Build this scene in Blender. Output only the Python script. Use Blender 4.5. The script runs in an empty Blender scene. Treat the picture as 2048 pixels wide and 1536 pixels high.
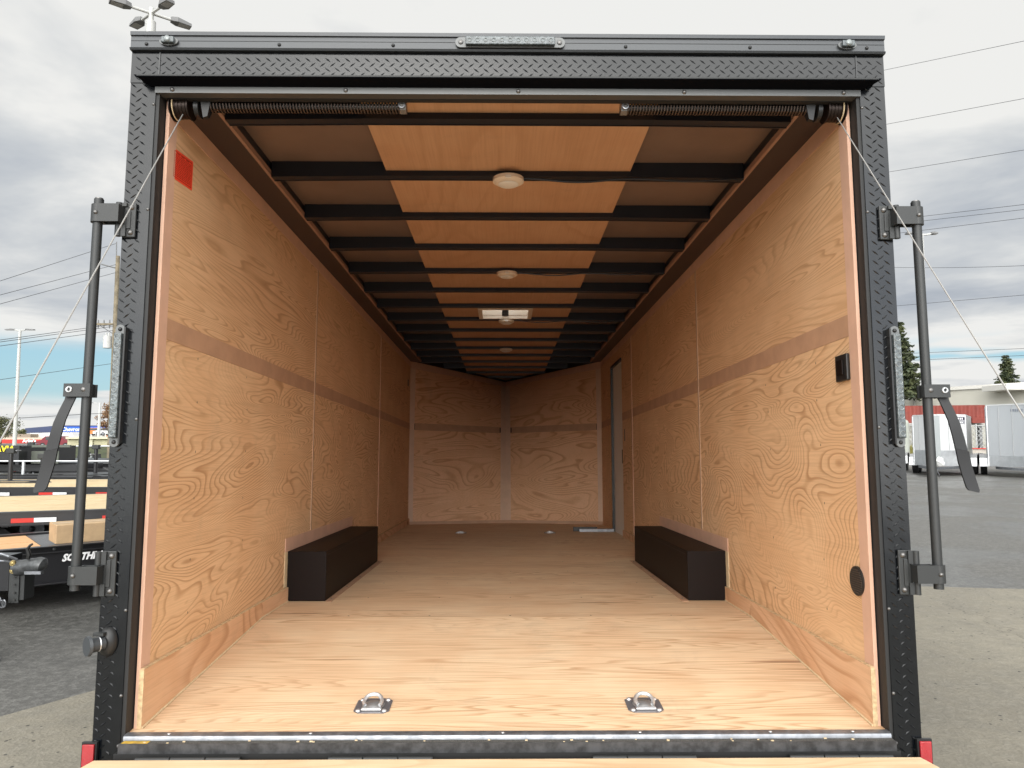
import bpy, math, random
from mathutils import Vector, Matrix, noise as mnoise
R = math.radians
random.seed(7)
sc = bpy.context.scene
# ------------------------------------------------------------------ camera, sky, sun, exposure
TILT = R(2.08)                                   # the big trailer stands nose down on its tongue jack
TM = Matrix.Rotation(-TILT, 4, 'X')              # trailer space -> world
GZ = -0.47                                       # ground level
F, PITCH, YAW = 1478.2, 0.10849, 0.01028
cp, sp, cy_, sy_ = math.cos(PITCH), math.sin(PITCH), math.cos(YAW), math.sin(YAW)
fw = Vector((sy_*cp, cy_*cp, sp)); rt = Vector((cy_, -sy_, 0)); up = rt.cross(fw)
CL = Vector((-0.0164, -2.4147, 0.8388))
cam_d = bpy.data.cameras.new('camera'); cam = bpy.data.objects.new('camera', cam_d)
sc.collection.objects.link(cam); sc.camera = cam
cam_d.sensor_width = 36; cam_d.lens = 36*F/2048; cam_d.clip_start = .05; cam_d.clip_end = 3000
M = Matrix.Identity(4)
for i in range(3): M[i][0], M[i][1], M[i][2], M[i][3] = rt[i], up[i], -fw[i], CL[i]
cam.matrix_world = TM @ M
CW = TM @ CL; fwW = TM.to_3x3() @ fw; rtW = TM.to_3x3() @ rt; upW = TM.to_3x3() @ up
def at(px, py, D):
    """world point seen at a photo pixel, D metres ahead of the camera"""
    return CW + D*(fwW + rtW*((px-1024)/F) + upW*((768-py)/F))

world = bpy.data.worlds.new('World'); sc.world = world; world.use_nodes = True
SUN_EL, SUN_AZ = 17, 186                         # azimuth clockwise from +Y: behind the photographer
class NT:
    def __init__(s, tree): s.t = tree; s.n = tree.nodes; s.l = tree.links
    def node(s, ty, **kw):
        n = s.n.new(ty)
        for k, v in kw.items(): setattr(n, k, v)
        return n
    def put(s, sock, v):
        if v is None: return
        if isinstance(v, bpy.types.NodeSocket): s.l.new(v, sock)
        else: sock.default_value = v
    def math(s, op, a, b=None, c=None, clamp=False):
        n = s.node('ShaderNodeMath', operation=op); n.use_clamp = clamp
        s.put(n.inputs[0], a); s.put(n.inputs[1], b)
        if c is not None: s.put(n.inputs[2], c)
        return n.outputs[0]
    def vmul(s, a, v):
        n = s.node('ShaderNodeVectorMath', operation='MULTIPLY'); s.put(n.inputs[0], a); s.put(n.inputs[1], v); return n.outputs[0]
    def vadd(s, a, v):
        n = s.node('ShaderNodeVectorMath', operation='ADD'); s.put(n.inputs[0], a); s.put(n.inputs[1], v); return n.outputs[0]
    def sep(s, a):
        n = s.node('ShaderNodeSeparateXYZ'); s.put(n.inputs[0], a); return n.outputs
    def comb(s, x, y, z):
        n = s.node('ShaderNodeCombineXYZ')
        for i, v in enumerate((x, y, z)): s.put(n.inputs[i], v)
        return n.outputs[0]
    def noise(s, vec, scale=1, detail=3, rough=.5, dist=0, lac=2):
        n = s.node('ShaderNodeTexNoise'); s.put(n.inputs['Vector'], vec)
        for k, v in (('Scale', scale), ('Detail', detail), ('Roughness', rough), ('Distortion', dist), ('Lacunarity', lac)): s.put(n.inputs[k], v)
        return n.outputs[0]
    def mix(s, f, a, b, mode='MIX'):
        n = s.node('ShaderNodeMix', data_type='RGBA', blend_type=mode)
        s.put(n.inputs[0], f); s.put(n.inputs[6], a); s.put(n.inputs[7], b); return n.outputs[2]
    def ramp(s, f, stops, interp='LINEAR'):
        n = s.node('ShaderNodeValToRGB'); n.color_ramp.interpolation = interp; s.put(n.inputs[0], f)
        e = n.color_ramp.elements
        while len(e) < len(stops): e.new(.5)
        for el, (p, c) in zip(e, stops):
            el.position = p; el.color = (c, c, c, 1) if isinstance(c, (int, float)) else tuple(c)+(1,)
        return n.outputs[0]
    def rng(s, v, a, b, c=0, d=1, smooth=True):
        n = s.node('ShaderNodeMapRange'); n.interpolation_type = 'SMOOTHSTEP' if smooth else 'LINEAR'
        s.put(n.inputs[0], v)
        for i, x in enumerate((a, b, c, d)): n.inputs[i+1].default_value = x
        return n.outputs[0]

w = NT(world.node_tree); w.n.clear()
out = w.node('ShaderNodeOutputWorld'); bg = w.node('ShaderNodeBackground'); bg.inputs[1].default_value = .1
w.l.new(bg.outputs[0], out.inputs[0])
sky = w.node('ShaderNodeTexSky', sky_type='NISHITA'); sky.sun_disc = False
sky.sun_elevation = R(SUN_EL); sky.sun_rotation = R(SUN_AZ); sky.air_density = 1.0; sky.dust_density = .6
tc = w.node('ShaderNodeTexCoord')
dx, dy, dz = w.sep(tc.outputs['Generated'])
h = w.math('MAXIMUM', w.math('ADD', dz, .10), .03)
pv = w.comb(w.math('DIVIDE', dx, h), w.math('DIVIDE', dy, h), 0)
big = w.noise(w.vadd(pv, (3.1, 7.3, 1.5)), .42, 3.5, .52, .25)
fine = w.noise(w.vadd(pv, (11.0, 2.0, 4.0)), 1.5, 5, .58, .3)
cl = w.math('ADD', w.math('MULTIPLY', big, .60), w.math('MULTIPLY', fine, .40))
hi = w.rng(dz, .16, .44)
cl = w.math('ADD', cl, w.math('MULTIPLY', hi, .115))                       # thinner, brighter overhead
cl = w.math('ADD', cl, w.math('MULTIPLY', w.rng(dz, .16, .02), .13))      # and towards the horizon
cloud = w.ramp(cl, [(.35, (3.9, 4.35, 5.0)), (.45, (5.0, 5.4, 5.95)), (.53, (6.7, 6.95, 7.15)), (.61, (9.0, 9.0, 8.8))])
sd = Vector((math.sin(R(SUN_AZ))*math.cos(R(SUN_EL)), math.cos(R(SUN_AZ))*math.cos(R(SUN_EL)), math.sin(R(SUN_EL))))
dot = w.node('ShaderNodeVectorMath', operation='DOT_PRODUCT'); w.put(dot.inputs[0], tc.outputs['Generated']); dot.inputs[1].default_value = sd
glow = w.rng(dot.outputs[1], .1, 1.0, 1.0, 5.2)                           # cloud deck is brightest round the veiled sun
gm = w.node('ShaderNodeVectorMath', operation='SCALE'); w.put(gm.inputs[0], cloud); w.put(gm.inputs[3], glow)
# gaps of blue low over the horizon
az = w.math('ARCTAN2', dx, dy)
gn = w.noise(w.comb(w.math('MULTIPLY', az, 3.0), w.math('MULTIPLY', dz, 26.0), 2.2), 1.0, 3, .55)
band = w.math('MULTIPLY', w.rng(dz, .030, .055), w.rng(dz, .125, .095))
left = w.rng(az, -.40, -.60)
gap = w.math('MULTIPLY', band, w.rng(w.math('ADD', gn, w.math('MULTIPLY', left, .26)), .50, .60))
gap = w.math('MULTIPLY', gap, w.rng(az, 1.2, .9))
skyv = w.node('ShaderNodeVectorMath', operation='SCALE'); w.put(skyv.inputs[0], sky.outputs[0]); skyv.inputs[3].default_value = 1.0
blue = w.mix(.6, skyv.outputs[0], (3.9, 7.4, 9.6, 1))
w.put(bg.inputs[0], w.mix(gap, gm.outputs[0], blue))

sun_d = bpy.data.lights.new('sun', 'SUN'); sun_d.energy = 1.25; sun_d.angle = R(30); sun_d.color = (1, .96, .9)
sun = bpy.data.objects.new('sun', sun_d); sc.collection.objects.link(sun)
sun.rotation_euler = (-sd).to_track_quat('-Z', 'Y').to_euler()
sc.view_settings.view_transform = 'Standard'; sc.view_settings.look = 'None'
sc.view_settings.gamma = 1; sc.view_settings.exposure = -0.06
sc.cycles.max_bounces = 8; sc.cycles.diffuse_bounces = 5; sc.cycles.use_denoising = True
sc.cycles.transparent_max_bounces = 16
sc.cycles.caustics_reflective = False; sc.cycles.caustics_refractive = False; sc.cycles.sample_clamp_indirect = 6

# ------------------------------------------------------------------ mesh helpers
class MB:
    def __init__(s): s.v = []; s.f = []
    def add(s, vs, fs):
        o = len(s.v); s.v += [tuple(v) for v in vs]; s.f += [tuple(i+o for i in f) for f in fs]; return s
    def box(s, x0, x1, y0, y1, z0, z1):
        if x0 > x1: x0, x1 = x1, x0
        if y0 > y1: y0, y1 = y1, y0
        if z0 > z1: z0, z1 = z1, z0
        v = [(x, y, z) for z in (z0, z1) for y in (y0, y1) for x in (x0, x1)]
        return s.add(v, [(0, 2, 3, 1), (4, 5, 7, 6), (0, 1, 5, 4), (2, 6, 7, 3), (0, 4, 6, 2), (1, 3, 7, 5)])
    def hexa(s, b, t):     # 4 bottom, 4 top points, same winding
        return s.add(list(b)+list(t), [(3, 2, 1, 0), (4, 5, 6, 7), (0, 1, 5, 4), (1, 2, 6, 5), (2, 3, 7, 6), (3, 0, 4, 7)])
    def prism(s, poly, a0, a1, axis='x', taper=None):
        n = len(poly); vs = []
        for k, a in enumerate((a0, a1)):
            for i, (p, q) in enumerate(poly):
                aa = a if taper is None else a + (taper[i] if k else -taper[i])
                vs.append({'x': (aa, p, q), 'y': (p, aa, q), 'z': (p, q, aa)}[axis])
        fs = [tuple(range(n))[::-1], tuple(range(n, 2*n))]
        fs += [(i, (i+1) % n, (i+1) % n+n, i+n) for i in range(n)]
        return s.add(vs, fs)
    def cyl(s, p0, p1, r0, r1=None, n=16, caps=True):
        r1 = r0 if r1 is None else r1
        p0, p1 = Vector(p0), Vector(p1); d = (p1-p0).normalized()
        a = d.orthogonal().normalized(); b = d.cross(a)
        vs = [p + (a*math.cos(t)+b*math.sin(t))*r for p, r in ((p0, r0), (p1, r1)) for t in [2*math.pi*i/n for i in range(n)]]
        fs = [(i, (i+1) % n, (i+1) % n+n, i+n) for i in range(n)]
        if caps: fs += [tuple(range(n))[::-1], tuple(range(n, 2*n))]
        return s.add(vs, fs)
    def tube(s, pts, r, n=8, closed=False):
        pts = [Vector(p) for p in pts]; m = len(pts); vs = []; ref = None
        for i, p in enumerate(pts):
            if closed: d = pts[(i+1) % m]-pts[i-1]
            else: d = pts[min(i+1, m-1)]-pts[max(i-1, 0)]
            d.normalize()
            if ref is None: ref = d.orthogonal().normalized()
            ref = (ref - d*ref.dot(d)).normalized(); b = d.cross(ref)
            rr = r[i] if isinstance(r, (list, tuple)) else r
            vs += [p+(ref*math.cos(2*math.pi*k/n)+b*math.sin(2*math.pi*k/n))*rr for k in range(n)]
        fs = []
        for i in range(m if closed else m-1):
            j = (i+1) % m
            fs += [(i*n+k, i*n+(k+1) % n, j*n+(k+1) % n, j*n+k) for k in range(n)]
        if not closed: fs += [tuple(range(n))[::-1], tuple(range((m-1)*n, m*n))]
        return s.add(vs, fs)
    def dome(s, c, ax, r, hgt, n=16, m=4):
        c, ax = Vector(c), Vector(ax).normalized(); a = ax.orthogonal().normalized(); b = ax.cross(a); vs = []
        for j in range(m):
            t = j/m*math.pi/2
            vs += [c+ax*hgt*math.sin(t)+(a*math.cos(2*math.pi*i/n)+b*math.sin(2*math.pi*i/n))*r*math.cos(t) for i in range(n)]
        vs.append(c+ax*hgt)
        fs = [(j*n+i, j*n+(i+1) % n, (j+1)*n+(i+1) % n, (j+1)*n+i) for j in range(m-1) for i in range(n)]
        fs += [((m-1)*n+i, (m-1)*n+(i+1) % n, m*n) for i in range(n)] + [tuple(range(n))[::-1]]
        return s.add(vs, fs)
    def grid(s, P, nu, nv):   # P(u,v)
        vs = [P(i/nu, j/nv) for j in range(nv+1) for i in range(nu+1)]
        return s.add(vs, [(j*(nu+1)+i, j*(nu+1)+i+1, (j+1)*(nu+1)+i+1, (j+1)*(nu+1)+i) for j in range(nv) for i in range(nu)])
    def build(s, name, m, parent=None, smooth=False, bevel=0, label=None, angle=35):
        me = bpy.data.meshes.new(name); me.from_pydata(s.v, [], s.f); me.update()
        me.materials.append(m)
        o = bpy.data.objects.new(name, me); sc.collection.objects.link(o)
        if parent is not None: o.parent = parent
        if smooth:
            me.polygons.foreach_set('use_smooth', [True]*len(me.polygons))
            try: me.set_sharp_from_angle(angle=R(angle))
            except Exception: pass
        if bevel:
            b = o.modifiers.new('bevel', 'BEVEL'); b.width = bevel; b.segments = 2; b.limit_method = 'ANGLE'
        if label: o['label'] = label
        return o
def tag(o, label, cat, group=None):
    o['label'] = label; o['category'] = cat
    if group: o['group'] = group
    return o
def struct(o): o['kind'] = 'structure'; return o
def thing(name, label, cat, loc=(0, 0, 0), rz=0, group=None):
    o = bpy.data.objects.new(name, None); sc.collection.objects.link(o)
    o.location = loc; o.rotation_euler = (0, 0, rz); o.empty_display_size = .1
    return tag(o, label, cat, group)
def text(name, body, size, loc, rot, m, parent, depth=.001, shear=0, sx=1.0, align='LEFT', bold=0):
    cu = bpy.data.curves.new(name, 'FONT'); cu.body = body; cu.size = size; cu.extrude = depth; cu.shear = shear
    cu.align_x = align; cu.offset = bold; cu.resolution_u = 2
    t = bpy.data.objects.new(name, cu); sc.collection.objects.link(t)
    bpy.context.view_layer.update()
    me = bpy.data.meshes.new_from_object(t.evaluated_get(bpy.context.evaluated_depsgraph_get()))
    bpy.data.objects.remove(t)
    me.materials.clear(); me.materials.append(m)
    o = bpy.data.objects.new(name, me); sc.collection.objects.link(o)
    o.location = loc; o.rotation_euler = rot; o.scale = (sx, 1, 1); o.parent = parent
    return o

# ------------------------------------------------------------------ materials
def mat(name, col=(.5, .5, .5), rough=.6, metal=0, spec=.5, var=0, vscale=20, bump=0, bscale=60, coat=0, trans=0, rvar=0):
    m = bpy.data.materials.new(name); m.use_nodes = True
    t = NT(m.node_tree); p = t.n['Principled BSDF']
    p.inputs['Base Color'].default_value = tuple(col)+(1,)
    p.inputs['Roughness'].default_value = rough; p.inputs['Metallic'].default_value = metal
    p.inputs['Specular IOR Level'].default_value = spec; p.inputs['Coat Weight'].default_value = coat
    p.inputs['Transmission Weight'].default_value = trans
    if var or bump or rvar:
        co = t.node('ShaderNodeTexCoord').outputs['Object']
        if var:
            f = t.noise(co, vscale, 4, .6)
            t.put(p.inputs['Base Color'], t.mix(t.rng(f, .3, .7), tuple(c*(1-var) for c in col)+(1,), tuple(min(1, c*(1+var)) for c in col)+(1,)))
        if rvar:
            f = t.noise(co, vscale*1.7, 4, .6)
            t.put(p.inputs['Roughness'], t.rng(f, .3, .7, max(.05, rough-rvar), min(1, rough+rvar)))
        if bump:
            b = t.node('ShaderNodeBump'); b.inputs['Strength'].default_value = bump; b.inputs['Distance'].default_value = .01
            t.put(b.inputs['Height'], t.noise(co, bscale, 4, .6)); t.l.new(b.outputs[0], p.inputs['Normal'])
    return m
def plywood(name, sc3, k, base, late, tint, dist=.35, detail=1.6, wob=.12, amt=1.0, rough=.6, fib=(3, 160, 160), knots=.0, ramp_w=.55, seed=0.0, fs=.28):
    """rotary-cut veneer: contour lines of a stretched noise are the growth rings"""
    m = bpy.data.materials.new(name); m.use_nodes = True
    t = NT(m.node_tree); p = t.n['Principled BSDF']
    co = t.node('ShaderNodeTexCoord').outputs['Object']
    rnd = t.node('ShaderNodeObjectInfo').outputs['Random']
    r2 = t.math('MULTIPLY', rnd, 37.0)
    v = t.vadd(t.vmul(co, sc3), t.comb(t.math('ADD', r2, seed), t.math('MULTIPLY', r2, 1.7), t.math('MULTIPLY', r2, .6)))
    n1 = t.noise(v, 1.0, detail, .45, dist)
    wv = t.noise(t.vadd(v, (5, 5, 5)), 7.0, 2, .5)
    ring = t.math('FRACT', t.math('ADD', t.math('MULTIPLY', n1, k), t.math('MULTIPLY', wv, wob*k/16.0)))
    line = t.ramp(ring, [(0, 0), (ramp_w, .10), (.86, 1), (.93, .75), (1, 0)])
    soft = t.noise(t.vmul(co, (2.2, 2.2, 2.2)), 1.6, 3, .5)
    fibre = t.noise(t.vmul(co, fib), 1.0, 3, .6)
    strength = t.math('MULTIPLY', t.rng(t.noise(t.vadd(v, (9, 1, 2)), 1.4, 2, .5), .30, .62, .22, 1.0), amt)
    c = t.mix(t.rng(soft, .35, .65), tuple(base)+(1,), tuple(tint)+(1,))
    c = t.mix(t.math('MULTIPLY', line, strength), c, tuple(late)+(1,))
    c = t.mix(t.math('MULTIPLY', t.rng(fibre, .35, .8), fs), c, tuple(x*.72 for x in late)+(1,))
    if knots:
        vo = t.node('ShaderNodeTexVoronoi'); vo.feature = 'DISTANCE_TO_EDGE'
        vo = t.node('ShaderNodeTexVoronoi'); t.put(vo.inputs['Vector'], t.vmul(co, tuple(x*knots for x in sc3))); vo.inputs['Scale'].default_value = 1
        kn = t.rng(vo.outputs['Distance'], .05, .15, 1, 0)
        c = t.mix(t.math('MULTIPLY', kn, .75), c, (late[0]*.45, late[1]*.34, late[2]*.3, 1))
    st_ = t.rng(t.noise(t.vadd(t.vmul(co, (1.3, 1.3, 1.3)), (7, 3, 1)), 2.4, 6, .7, .6), .56, .70)
    c = t.mix(t.math('MULTIPLY', st_, .16), c, (.30, .22, .15, 1))
    t.put(p.inputs['Base Color'], c)
    p.inputs['Roughness'].default_value = rough; p.inputs['Specular IOR Level'].default_value = .35
    b = t.node('ShaderNodeBump'); b.inputs['Strength'].default_value = .10; b.inputs['Distance'].default_value = .004
    t.put(b.inputs['Height'], t.math('ADD', line, fibre)); t.l.new(b.outputs[0], p.inputs['Normal'])
    return m
WB, WL, WT = (.79, .525, .305), (.44, .235, .11), (.75, .475, .265)
m_ply_low = plywood('wall plywood bold grain', (.01, .60, 2.2), 58, WB, WL, WT, .7, 2.0, .14, .88, fib=(160, 4, 160))
m_ply_up = plywood('wall plywood fine grain', (.01, .34, 2.5), 80, (.76, .495, .285), (.44, .235, .11), (.72, .45, .25), .7, 2.0, .14, .8, fib=(160, 4, 160))
m_ply_nose = plywood('nose plywood', (.9, .4, 2.6), 26, (.80, .50, .30), (.50, .25, .12), (.77, .465, .27), .7, 1.4, .15, .8, fib=(4, 160, 160))
m_floor = plywood('floor plywood', (.26, 3.6, .01), 56, (.81, .61, .40), (.47, .265, .135), (.78, .55, .345), .3, 2.4, .16, .78, fib=(3, 200, 100), knots=2.6, rough=.55, fs=.5)
m_ramp = plywood('ramp plywood', (.5, 3.0, .01), 18, (.66, .49, .315), (.48, .31, .17), (.62, .44, .27), .3, 2.0, .15, .7, fib=(3, 160, 160), knots=2.0)
m_skirt = plywood('skirting plywood', (.01, .9, 2.2), 11, (.74, .48, .295), (.50, .26, .13), (.70, .42, .24), .8, 1, .25, .9, fib=(160, 4, 160), knots=1.4)
m_ceil = plywood('ceiling plywood', (1.6, .5, .01), 9, (.57, .35, .215), (.47, .27, .15), (.55, .325, .195), .6, 2, .2, .5, fib=(160, 3, 160))
m_trim = mat('smooth reddish lauan trim', (.64, .40, .285), .6, var=.06, vscale=9)
m_belt = mat('brown belt board', (.48, .285, .175), .6, var=.08, vscale=9)
m_bead = mat('pale timber edge', (.64, .50, .31), .7, var=.1, vscale=40)
m_ntrim = mat('pinkish nose trim', (.66, .46, .33), .6, var=.05, vscale=9)
m_batten = mat('pale seam strip', (.50, .335, .22), .6)
m_plyedge = mat('plywood edge layers', (.56, .40, .23), .8, var=.25, vscale=60)
m_black = mat('black powder coat', (.010, .011, .012), .36, 0, .7, bump=.05, bscale=300, rvar=.08, vscale=14)
m_black2 = mat('black tread plate', (.0035, .0045, .006), .17, 0, .52, bump=.03, bscale=300, rvar=.04, vscale=10)
m_grey = mat('dark grey satin paint', (.019, .0205, .0205), .5, 0, .6, bump=.05, bscale=400)
m_jamb = mat('black rubber and steel jamb', (.012, .012, .012), .6)
m_bow = mat('navy black roof bow steel', (.010, .012, .018), .4, 0, .4)
m_cove = mat('dark bronze cove metal', (.046, .030, .027), .45, 0, .4)
m_flange = mat('brown cove flange', (.34, .20, .145), .5)
m_skin = mat('roof skin tinted as reflected wood', (.22, .155, .125), .38, .2, .5, var=.08, vscale=4)  # warm reflection of the wood interior is put into this brown base
m_box = mat('dark brown wheel box', (.009, .0052, .0042), .5, 0, .14)
m_galv = mat('galvanised steel', (.27, .28, .30), .42, .8, .5, var=.25, vscale=18, rvar=.1)
m_grit = mat('gritty step strip', (.10, .095, .085), .8, 0, .4, var=.6, vscale=320, bump=.6, bscale=500)
m_dirt = mat('sill steel with grime', (.05, .05, .052), .42, .3, .5, var=.5, vscale=25)
m_zinc = mat('bright zinc', (.66, .67, .68), .30, .75, .5)
m_dzinc = mat('dark recess zinc', (.20, .19, .20), .4, .5, .5)
m_bolt = mat('bolt steel', (.16, .155, .15), .35, .8, .5)
m_lens = mat('clear ribbed lens', (.075, .09, .095), .16, .1, .8, var=.45, vscale=60, bump=.25, bscale=120)
m_led = mat('led reflector', (.22, .24, .24), .25, .3, .6)
m_lensbase = mat('lamp housing', (.13, .135, .135), .35, .2, .5)
m_red = mat('red reflector', (.36, .010, .015), .25, 0, .8, bump=.3, bscale=500)
m_red2 = mat('bright red reflector', (.80, .015, .010), .2, 0, .8, bump=.3, bscale=500)
m_yellow = mat('yellow tape smear', (.52, .32, .03), .5, var=.3, vscale=30)
m_cable = mat('steel lift cable', (.42, .41, .39), .4, .5, .5)
m_spring = mat('oiled torsion spring', (.035, .024, .020), .35, .7, .5)
m_coil = mat('spring wire', (.075, .055, .045), .32, .8, .5)
m_plastic = mat('black plastic', (.014, .014, .014), .4, 0, .5)
m_cream = mat('cream lamp plastic', (.78, .70, .60), .5)
m_white = mat('white trim', (.8, .8, .78), .5)
m_sticker = mat('orange red sticker', (.92, .075, .03), .4)
m_ink = mat('dark red ink', (.50, .035, .018), .6)
m_door = mat('pale door skin', (.80, .77, .72), .5)
m_louvre = mat('vent louvre', (.07, .055, .045), .5)  # lighter than the vent body: highlights on the slats put into the colour
m_screw = mat('wood screw head', (.07, .045, .03), .4, .4)

# ------------------------------------------------------------------ the trailer
tr = thing('cargo_trailer', 'black enclosed cargo trailer seen from behind with its rear ramp lowered and plywood interior', 'trailer')
tr.rotation_euler = (-TILT, 0, 0)
W = 1.183; YF = 6.7
def treads(mb, x0, x1, z0, z1, y, vert=True):
    dx, dz = (.0195, .034) if vert else (.034, .0175)
    i = 0; x = x0+dx*.5
    while x < x1:
        j = 0; z = z0+dz*.3
        while z < z1:
            if vert: px_, pz, o = x, z+(i % 2)*dz*.5, i % 2
            else: px_, pz, o = x+(j % 2)*dx*.5, z, j % 2
            if px_ < x1-(.009 if vert else 0) and pz < z1-.006:
                a = R(38 if o else 142); L, Wd, H = .0140, .0031, (.0026 if vert else .0015)
                c, s_ = math.cos(a), math.sin(a)
                P = lambda u, v_, h_: (px_+c*u-s_*v_, y-h_, pz+s_*u+c*v_)
                mb.add([P(-L, 0, 0), P(0, -Wd, 0), P(L, 0, 0), P(0, Wd, 0), P(-L*.55, 0, H), P(L*.55, 0, H)],
                       [(0, 1, 4), (1, 5, 4), (1, 2, 5), (2, 3, 5), (3, 4, 5), (3, 0, 4)])
            z += dz; j += 1
        x += dx; i += 1
for s in (-1, 1):
    mb = MB(); mb.box(s*1.209, s*1.295, 0, .07, -.42, 2.247)
    xs = sorted((s*1.2235, s*1.292)); treads(mb, xs[0]-.002, xs[1]+.001, -.40, 2.235, 0)
    post = mb.build('door_post', m_black2, tr)
    MB().box(s*1.1965, s*1.2088, .004, .075, -.02, 2.10).build('door_jamb', m_jamb, tr)
    for z in (2.06, 1.69, .985 if s < 0 else .96, .38, .12, -.03):
        m_ = MB().dome((s*(1.214), 0, z), (0, -1, 0), .0055, .004, 10, 3); m_.build('rivet', m_bolt, post, True)
mb = MB(); mb.box(-1.2955, 1.2955, -.003, .08, 2.136, 2.2475); treads(mb, -1.288, 1.285, 2.146, 2.244, -.003, False)
hd = mb.build('header_panel', m_black2, tr)
for s in (-1, 1):
    MB().box(s*1.197, s*1.201, -.0055, -.003, 2.147, 2.247).build('seam_strip', m_black, hd)
    MB().dome((s*1.19, -.004, 2.160), (0, -1, 0), .007, .006, 10, 3).build('rivet', m_bolt, hd, True)
mb = MB(); mb.prism([(-.016, 2.2475), (-.020, 2.254), (-.012, 2.259), (-.012, 2.298), (-.018, 2.300), (-.020, 2.312), (-.008, 2.317), (.09, 2.317), (.09, 2.2475)], -1.297, 1.297, 'x')
mb.prism([(-.0120, 2.281), (-.0135, 2.282), (-.0135, 2.284), (-.012, 2.285)], -1.296, 1.296, 'x')
cap = mb.build('roof_cap', mat('satin black roof extrusion', (.034, .038, .043), .4, .2, .8, bump=.04, bscale=90), tr)
for x in (-1.243, -.79, -.40, .40, .83, 1.235):
    MB().dome((x, -.012, 2.270), (0, -1, 0), .0065, .006, 10, 3).build('rivet', m_plastic, cap, True)
lip = MB().prism([(-.0035, 2.1435), (-.052, 2.1385), (-.053, 2.1315), (-.0065, 2.121)], -1.205, 1.205, 'x', taper=[.052, .055, .05, .012]).build('drip_rail', mat('black drip rail', (.002, .0024, .004), .9, 0, .08), tr)
MB().prism([(-.0535, 2.134), (-.0545, 2.139), (-.0035, 2.1465), (-.0035, 2.1440)], -1.25, 1.25, 'x').build('drip_edge', m_grey, lip)
ht = MB().box(-1.209, 1.209, -.006, .03, 2.0985, 2.1205).build('header_trim', mat('grey header trim', (.09, .093, .092), .4, .3, .8), tr)
for x in (-1.15, -.56, .03, .60, 1.15):
    MB().dome((x, -.006, 2.110), (0, -1, 0), .008, .007, 10, 3).build('rivet', m_bolt, ht, True)
MB().box(-1.209, 1.209, .0302, .052, 2.0965, 2.15).build('header_jamb', m_jamb, tr)
# outer body
for s in (-1, 1):
    MB().box(s*1.225, s*1.29, .0705, YF+.05, -.10, 2.3018).build('outer_side', m_black, tr)
    mb = MB(); mb.grid(lambda u, v: (s*(1.29*(1-u)), YF+.05+u*(.30+2.55*v), -.10+2.4018*v), 6, 6); mb.build('nose_skin', m_black, tr)
vx0, vx1, vy0, vy1 = -.205, .185, 3.66, 4.02
mb = MB(); mb.box(-1.29, vx0, .0905, YF+.05, 2.302, 2.316); mb.box(vx1, 1.29, .0905, YF+.05, 2.302, 2.317)
mb.box(vx0, vx1, .09, vy0, 2.302, 2.317); mb.box(vx0, vx1, vy1, YF+.05, 2.302, 2.317)
mb.prism([(-1.29, YF+.05), (1.29, YF+.05), (0, 9.62)], 2.302, 2.317, 'z'); mb.build('roof_sheet', m_black, tr)
mb = MB(); mb.box(-1.2, -1.05, .1, YF, -.22, -.02); mb.box(1.05, 1.2, .1, YF, -.22, -.02); mb.box(-1.05, 1.05, .03, .10, -.26, -.03)
mb.build('chassis_rail', m_black, tr)
# wheels under the body
for s in (-1, 1):
    for yy in (2.1, 2.95):
        wh = MB().cyl((s*1.03, yy, -.02), (s*1.20, yy, -.02), .34, n=28).build('wheel', mat('tyre rubber', (.02, .02, .02), .8), tr, True)
        MB().cyl((s*1.2005, yy, -.02), (s*1.205, yy, -.02), .18, n=20).build('rim', m_galv, wh)
# floor
ZF = .112
mb = MB(); mb.hexa([(-W-.040, .012, -.02), (W+.040, .012, -.02), (W+.040, 1.22, ZF-.02), (-W-.040, 1.22, ZF-.02)], [(-W-.040, .012, .0), (W+.040, .012, .0), (W+.040, 1.22, ZF), (-W-.040, 1.22, ZF)])
mb.build('floor_panel', m_floor, tr)
fp = MB().box(-W-.04, W+.04, 1.221, 5.45, ZF-.02, ZF).build('floor_panel', m_floor, tr)
for yy in (1.26, 1.75, 2.25, 2.75, 3.25):
    for xx in (-.78, -.39, 0, .39, .78): MB().cyl((xx+.01*yy, yy, ZF+.0004), (xx+.01*yy, yy, ZF+.0012), .0045, n=8).build('screw', m_screw, fp)
MB().box(-W-.04, W+.04, 5.452, 7.6, ZF-.02, ZF).build('floor_panel', m_floor, tr)
# sill
sill = MB().prism([(.020, .0045), (.020, -.02), (-.008, -.02), (-.0085, -.004), (-.006, .0005), (.002, .004)], -1.196, 1.196, 'x').build('sill_nosing', m_galv, tr, True, label='dull galvanised nosing')
MB().box(-1.196, 1.196, -.0345, -.0086, -.030, -.012).build('step_strip', m_grit, tr)
MB().box(-1.196, 1.196, -.0385, -.0348, -.040, -.0105).build('hinge_rail', m_dirt, tr)
MB().box(-1.209, 1.209, -.036, -.0, -.30, -.0405).build('rear_beam', m_jamb, tr)
MB().box(-1.19, -1.11, -.034, -.012, -.0117, -.0108).build('tape_mark', m_yellow, tr, label='yellow tape left on the sill corner')
random.seed(3)
for k in range(26):
    x = random.uniform(-1.15, 1.15)
    q = random.uniform(.002, .005); y = random.uniform(-.032, -.011)
    MB().box(x-q, x+q*.8, y-q*.5, y+q*.5, -.0118, -.0118+q*.6).build('wood_chip', m_bead, sill)
for x in (-1.06, -.62, -.02, .41, .82, 1.08):
    MB().dome((x, .004, .0045), (0, 0, 1), .006, .003, 10, 3).build('screw', m_zinc, sill, True)
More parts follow.
